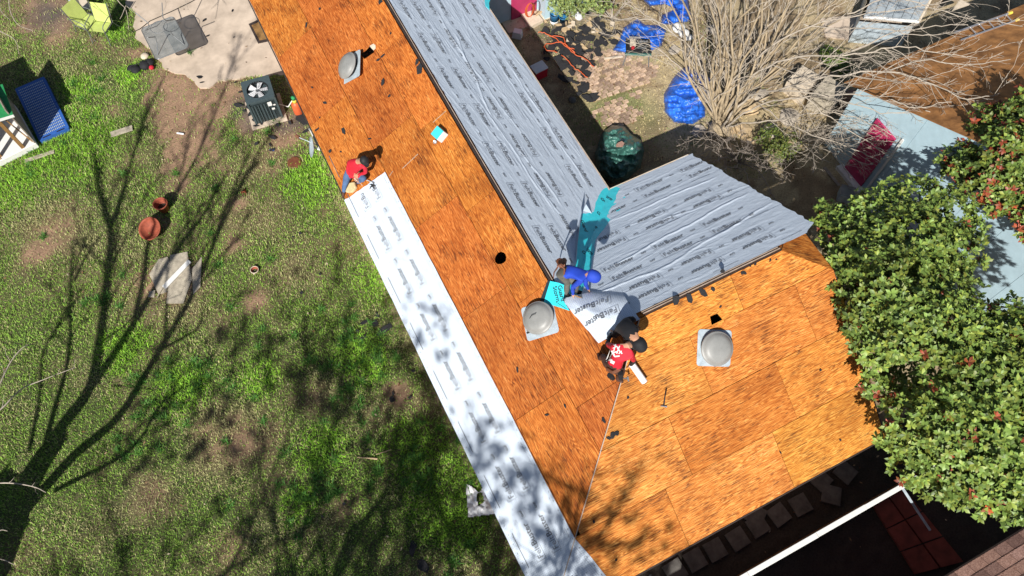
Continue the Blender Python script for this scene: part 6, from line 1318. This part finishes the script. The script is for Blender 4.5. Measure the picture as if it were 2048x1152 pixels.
for (c, r_, q) in main[::2]: st0 = tb + Vector((-.1, .1, rg.uniform(1.2, 2.2))); md = st0.lerp(c, .5) + Vector((0, 0, rg.uniform(.0, .4))); pts = curve([st0, md, c + Vector((0, 0, r_ * .3))], 5); m = MB(); m.tube(pts, taper(len(pts), .06, .012), 6); build('limb', m, M['bark_pale'], pt_, True)
sec = blist([(1960, 300, 3.6, .5, .7), (2000, 260, 4.0, .55, .7), (2040, 300, 4.4, .7, .7), (1940, 345, 3.5, .42, .7), (2000, 360, 4.0, .6, .7), (2050, 380, 4.2, .6, .7), (1905, 325, 3.2, .3, .7), (2080, 240, 4.4, .7, .7), (1985, 405, 3.8, .3, .7), (2090, 450, 4.2, .6, .7), (1985, 235, 3.9, .3, .7)])
tb2 = G(2075, 400, 0); p2_ = thing('red_tipped_tree', 'smaller evergreen tree with many red new leaves against the blue wall', 'tree', tb2)
leafcloud('x', 'x', 'x', sec, 3000, .125, GRN, parent=p2_, seed=5, redfrac=.17)
m = MB(); m.tube([tb2, tb2 + Vector((0, .05, 2.4))], [.12, .08], 9); build('trunk', m, M['bark_grey'], p2_, True)
for (c, r_, q) in sec[::2]: pts = curve([tb2 + Vector((0, .05, 1.8)), tb2.lerp(c, .5) + Vector((0, 0, 1.6)), c], 5); m = MB(); m.tube(pts, taper(len(pts), .04, .01), 5); build('limb', m, M['bark_grey'], p2_, True)
leafcloud('vine', 'light green vines spilling beside the pale blue porch at the top', 'vine', blist([(1120, 5, 1.2, .35, .8), (1145, 12, .9, .35, .7), (1170, 2, 1.0, .4, .7), (1110, -8, 1.5, .35, .8), (1200, 8, .7, .35, .6), (1140, -15, 1.5, .5, .7)]), 700, .08, [(.16, .22, .07), (.4, .3, .1)], seed=6)
leafcloud('green_shrub', 'small dark green shrub among the bare stems near the cottage', 'shrub', blist([(1672, 122, .5, .32, .7), (1690, 140, .5, .28, .7), (1655, 108, .4, .2, .7)]), 500, .07, [(.07, .13, .02), (.4, .3, .1)], seed=7)
leafcloud('green_shrub', 'dim green conifer shrub in the shade left of the cottage', 'shrub', blist([(1545, 280, .6, .4, 1), (1555, 300, .8, .35, 1), (1578, 290, .4, .3, 1)]), 600, .06, [(.09, .13, .03), (.4, .3, .1)], seed=8)
# tree out of frame at the lower left: its shadow lies across the lawn
rg = random.Random(31); shv = Vector((SH.x, SH.y, 0))
def lift(u, v, z): p = G(u, v); p = p - shv * z; return Vector((p.x, p.y, z))
tl = Vector((-11.75, .25, 0)); tt_ = thing('yard_tree', 'tall bare tree at the lower left whose branches reach over the lawn', 'tree', tl)
m = MB(); m.tube(curve([tl, tl + Vector((.05, .02, 1.6)), lift(62, 960, 3.0), lift(120, 870, 4.0)], 5), taper(16, .40, .22), 12); build('trunk', m, M['bark_dark'], tt_, True)
LS = [([(62, 960, 3.0), (120, 860, 4.0), (178, 780, 4.9), (200, 690, 5.6), (214, 560, 6.5), (222, 460, 7.2), (200, 380, 7.8), (190, 300, 8.3)], .17), ([(222, 460, 7.2), (245, 390, 7.7), (262, 330, 8.1), (290, 240, 8.7), (330, 150, 9.3)], .08), ([(178, 780, 4.9), (235, 700, 5.6), (290, 610, 6.3), (340, 520, 7.0), (400, 440, 7.6), (440, 370, 8.0)], .12),
      ([(270, 640, 6.0), (290, 540, 6.8), (300, 480, 7.2), (345, 400, 7.8), (400, 300, 8.5), (440, 200, 9.0), (480, 90, 9.8)], .08), ([(60, 1010, 2.8), (150, 910, 3.8), (240, 830, 4.7), (320, 700, 5.8), (385, 590, 6.7), (430, 480, 7.5), (450, 420, 7.9), (500, 300, 8.7)], .12), ([(320, 700, 5.8), (365, 675, 6.0), (400, 650, 6.2), (408, 600, 6.5)], .05),
      ([(330, 690, 5.9), (335, 600, 6.5), (345, 500, 7.2), (400, 420, 7.8)], .05), ([(80, 930, 3.3), (110, 820, 4.3), (140, 700, 5.2), (142, 560, 6.3), (150, 500, 6.8)], .08), ([(60, 900, 3.4), (80, 800, 4.2), (90, 700, 5.0), (140, 620, 5.7)], .06), ([(150, 560, 6.4), (180, 500, 6.9), (205, 470, 7.2)], .05), ([(430, 480, 7.5), (470, 400, 8.0), (520, 300, 8.6), (570, 230, 9.0)], .06), ([(110, 980, 3.2), (260, 900, 4.2), (330, 800, 5.0), (400, 760, 5.5)], .05), ([(385, 590, 6.7), (380, 480, 7.5), (372, 400, 8.0)], .045)]
tw_ = MB()
for c, r0 in LS:
    pts = curve([lift(*p) for p in c], 5); m = MB(); m.tube(pts, taper(len(pts), r0, r0 * .3), 7); build('limb', m, M['bark_dark'], tt_, True); branchlets(tw_, pts[len(pts) // 4:], max(.05, r0 * .6), 3, rg, dens=.9, spread=.5, lmul=.42, up=.08, rmin=.021)
tag(build('twigs', tw_, M['bark_dark'], tt_, recalc=False), kind='stuff')
low = [([(-40, 975, 2.6), (0, 966, 2.5), (40, 968, 2.5), (72, 975, 2.5), (92, 985, 2.5)], .02), ([(-60, 860, 2.6), (0, 820, 2.6), (40, 780, 2.6), (85, 760, 2.6), (150, 735, 2.6)], .018), ([(-30, 850, 2.6), (10, 745, 2.6), (40, 700, 2.6), (62, 688, 2.6)], .018), ([(-40, 1070, 2.6), (0, 1060, 2.6), (15, 1062, 2.6)], .012), ([(-40, 1120, 2.6), (0, 1118, 2.6), (30, 1130, 2.6)], .012)]
tw_ = MB()
for c, r0 in low: pts = curve([G(*p) for p in c], 4); m = MB(); m.tube(pts, taper(len(pts), r0, .006), 6); build('limb', m, M['bark_pale'], tt_, True); branchlets(tw_, pts, r0, 2, rg, dens=.8, spread=.7, lmul=.2, rmin=.005)
tag(build('twigs', tw_, M['bark_pale'], tt_, recalc=False), kind='stuff')
# twigs reaching in at the top left belong to a tree standing beyond the corner
t = thing('corner_tree', 'bare pale tree whose twigs reach in over the top left corner', 'tree', G(60, -150)); tw_ = MB(); b_ = G(60, -150); m = MB(); m.tube([b_, b_ + UP * 3.2], [.16, .10], 9); build('trunk', m, M['bark_pale'], t, True)
for c, r0 in [([(60, -230, 3.0), (40, -60, 3.2), (18, 0, 3.1), (32, 45, 2.9), (66, 62, 2.8)], .016), ([(60, -230, 3.0), (10, -40, 3.1), (0, 15, 3.1), (20, 40, 3.0)], .014), ([(-30, 40, 2.6), (0, 62, 2.5), (30, 80, 2.4), (38, 108, 2.3)], .014), ([(60, -230, 3.0), (200, -60, 3.4), (235, 0, 3.2), (252, 20, 3.0), (258, 60, 2.8)], .018), ([(252, 10, 3.1), (245, 28, 3.0), (240, 38, 2.9)], .008), ([(253, 12, 3.1), (272, 28, 3.0)], .008), ([(60, -230, 3.0), (280, -60, 3.5), (330, 0, 3.4), (322, 30, 3.3)], .012), ([(60, -230, 3.0), (350, -60, 3.6), (368, -5, 3.5), (378, 22, 3.4)], .01)]:
    pts = curve([G(*p) for p in c], 5); m = MB(); m.tube(pts, taper(len(pts), r0, .005), 5); build('limb', m, M['bark_pale'], t, True); branchlets(tw_, pts[len(pts) // 2:], r0, 2, rg, dens=.6, spread=.6, lmul=.25, rmin=.0045)
tag(build('twigs', tw_, M['bark_pale'], t, recalc=False), kind='stuff')
# bare trees standing south of the lawn, behind the camera: they dapple the grass and the bottom of the roof
for j, (bx_, by_, h_, sd) in enumerate([(-6.2, -7.6, 15.5, 41), (-9.5, -8.5, 14.5, 43), (-3.2, -8.6, 15.0, 45), (-2.0, -9.6, 13.5, 47), (.6, -9.4, 9.5, 49), (-5.0, -11.2, 16.5, 51), (-3.2, -12.4, 16.5, 53)]):
    rg = random.Random(sd); b_ = Vector((bx_, by_, 0)); t = thing('tall_tree', 'tall thinly leaved tree standing south of the lawn, outside the picture', 'tree', b_, 'tall trees south of the lawn'); tw_ = MB(); m = MB(); pts = wander(b_, Vector((0, 0, 1)), h_ * .62, 8, .05, rg); m.tube(pts, taper(len(pts), .22, .13), 9); build('trunk', m, M['bark_dark'], t, True)
    for i in range(11):
        a = i * 2.4 + rg.gauss(0, .2); p = pts[3 + i % 6]; q = wander(p, Vector((math.cos(a) * .8, math.sin(a) * .8, .9)), h_ * .34, 8, .10, rg, up=.02); m = MB(); m.tube(q, taper(len(q), .06, .025), 6); build('limb', m, M['bark_dark'], t, True); branchlets(tw_, q, .055, 3, rg, dens=1.0, spread=.8, lmul=.42, rmin=.011)
    tag(build('twigs', tw_, M['bark_dark'], t, recalc=False), kind='stuff')
    if j != 4: leafcloud('x', 'x', 'x', [(b_ + Vector((rg.uniform(-3.4, 3.4), rg.uniform(-3.0, 3.0), h_ * rg.uniform(.62, .92))), rg.uniform(.5, 1.1), .6) for _ in range(16)], 330 if j < 5 else 760, .17, [(.06, .10, .02), (.3, .1, .05)], parent=t, seed=sd)
# an evergreen stands beside the bare yard tree; its shade darkens the lower left corner
ev = [(Vector((-13.1, -.9, 3.0)), 1.1, .8), (Vector((-13.4, .4, 2.2)), .9, .8)]
leafcloud('evergreen_shrub', 'dark evergreen shrub beyond the lower left corner of the lawn', 'shrub', ev, 2600, .16, [(.05, .09, .02), (.3, .1, .05)], seed=12)

# say of each scattered scrap where it lies
ORD = ['nearest to', 'second nearest to', 'third nearest to', 'fourth nearest to', 'fifth nearest to', 'sixth nearest to', 'seventh nearest to', 'eighth nearest to', 'ninth nearest to', 'tenth nearest to', 'eleventh nearest to', 'twelfth nearest to']
def rank(group, head, marks):
    cells = {}
    for o in list(COL.objects):
        if o.get('group') == group and o.parent is None:
            ds = [((o.location.xy - p.xy).length, i) for i, (p, _) in enumerate(marks)]; d, i = min(ds); cells.setdefault(i, []).append((d, o))
    for i, L in cells.items():
        L.sort(key=lambda x: x[0])
        for k, (d, o) in enumerate(L[:12]): o['label'] = head + ', ' + ORD[k] + ' ' + marks[i][1]
rank('black scraps on the long wing deck', 'black scrap on the orange deck', [(G(1080, 640, 3), 'the vent by the turquoise membrane'), (G(703, 135, 3), 'the tipped vent'), (G(715, 340, 3), 'the kneeling man in red'), (G(884, 270, 3), 'the turquoise box'), (G(1200, 850, 3), 'the hip batten'), (G(520, 0, 3), 'the top left roof corner'), (G(830, 130, 4), 'the ridge edge')])
rank('black scraps on the short wing deck', 'black scrap on the yellow deck', [(G(1430, 690, 3), 'the vent with the hole'), (G(1220, 870, 3), 'the hip batten'), (G(1380, 600, 4), 'the ridge middle'), (G(1540, 520, 4), 'the ridge end'), (G(1700, 800, 3), 'the green tree'), (G(1250, 1100, 3), 'the white strip')])
rank('black scraps on the lawn', 'black scrap on the grass', [(G(740, 655), 'the scrap cluster beside the strip'), (G(790, 790), 'the brown hole in the lawn'), (G(962, 1005), 'the white plastic bag'), (G(835, 1110), 'the dark grate at the bottom'), (G(600, 520), 'the small round bowl'), (G(540, 300), 'the blue wrapper')])
rank('black scraps round the air conditioner', 'black scrap on the earth', [(G(500, 225), 'the left side of the air conditioner'), (G(540, 285), 'the blue wrapper'), (G(610, 245), 'the gas cylinder')])
rank('dark scraps on the patio', 'dark scrap on the pale patio', [(G(410, 50), 'the glass table'), (G(400, 160), 'the patio corner'), (G(466, 50), 'the doormat')])
rank('rocks round the multi-stemmed tree', 'pale tan rock', [(G(1436, 268), 'the trunk of the multi-stemmed tree'), (G(1375, 190), 'the standing blue tarp'), (G(1600, 230), 'the wooden crates'), (G(1290, 80), 'the saw table')])
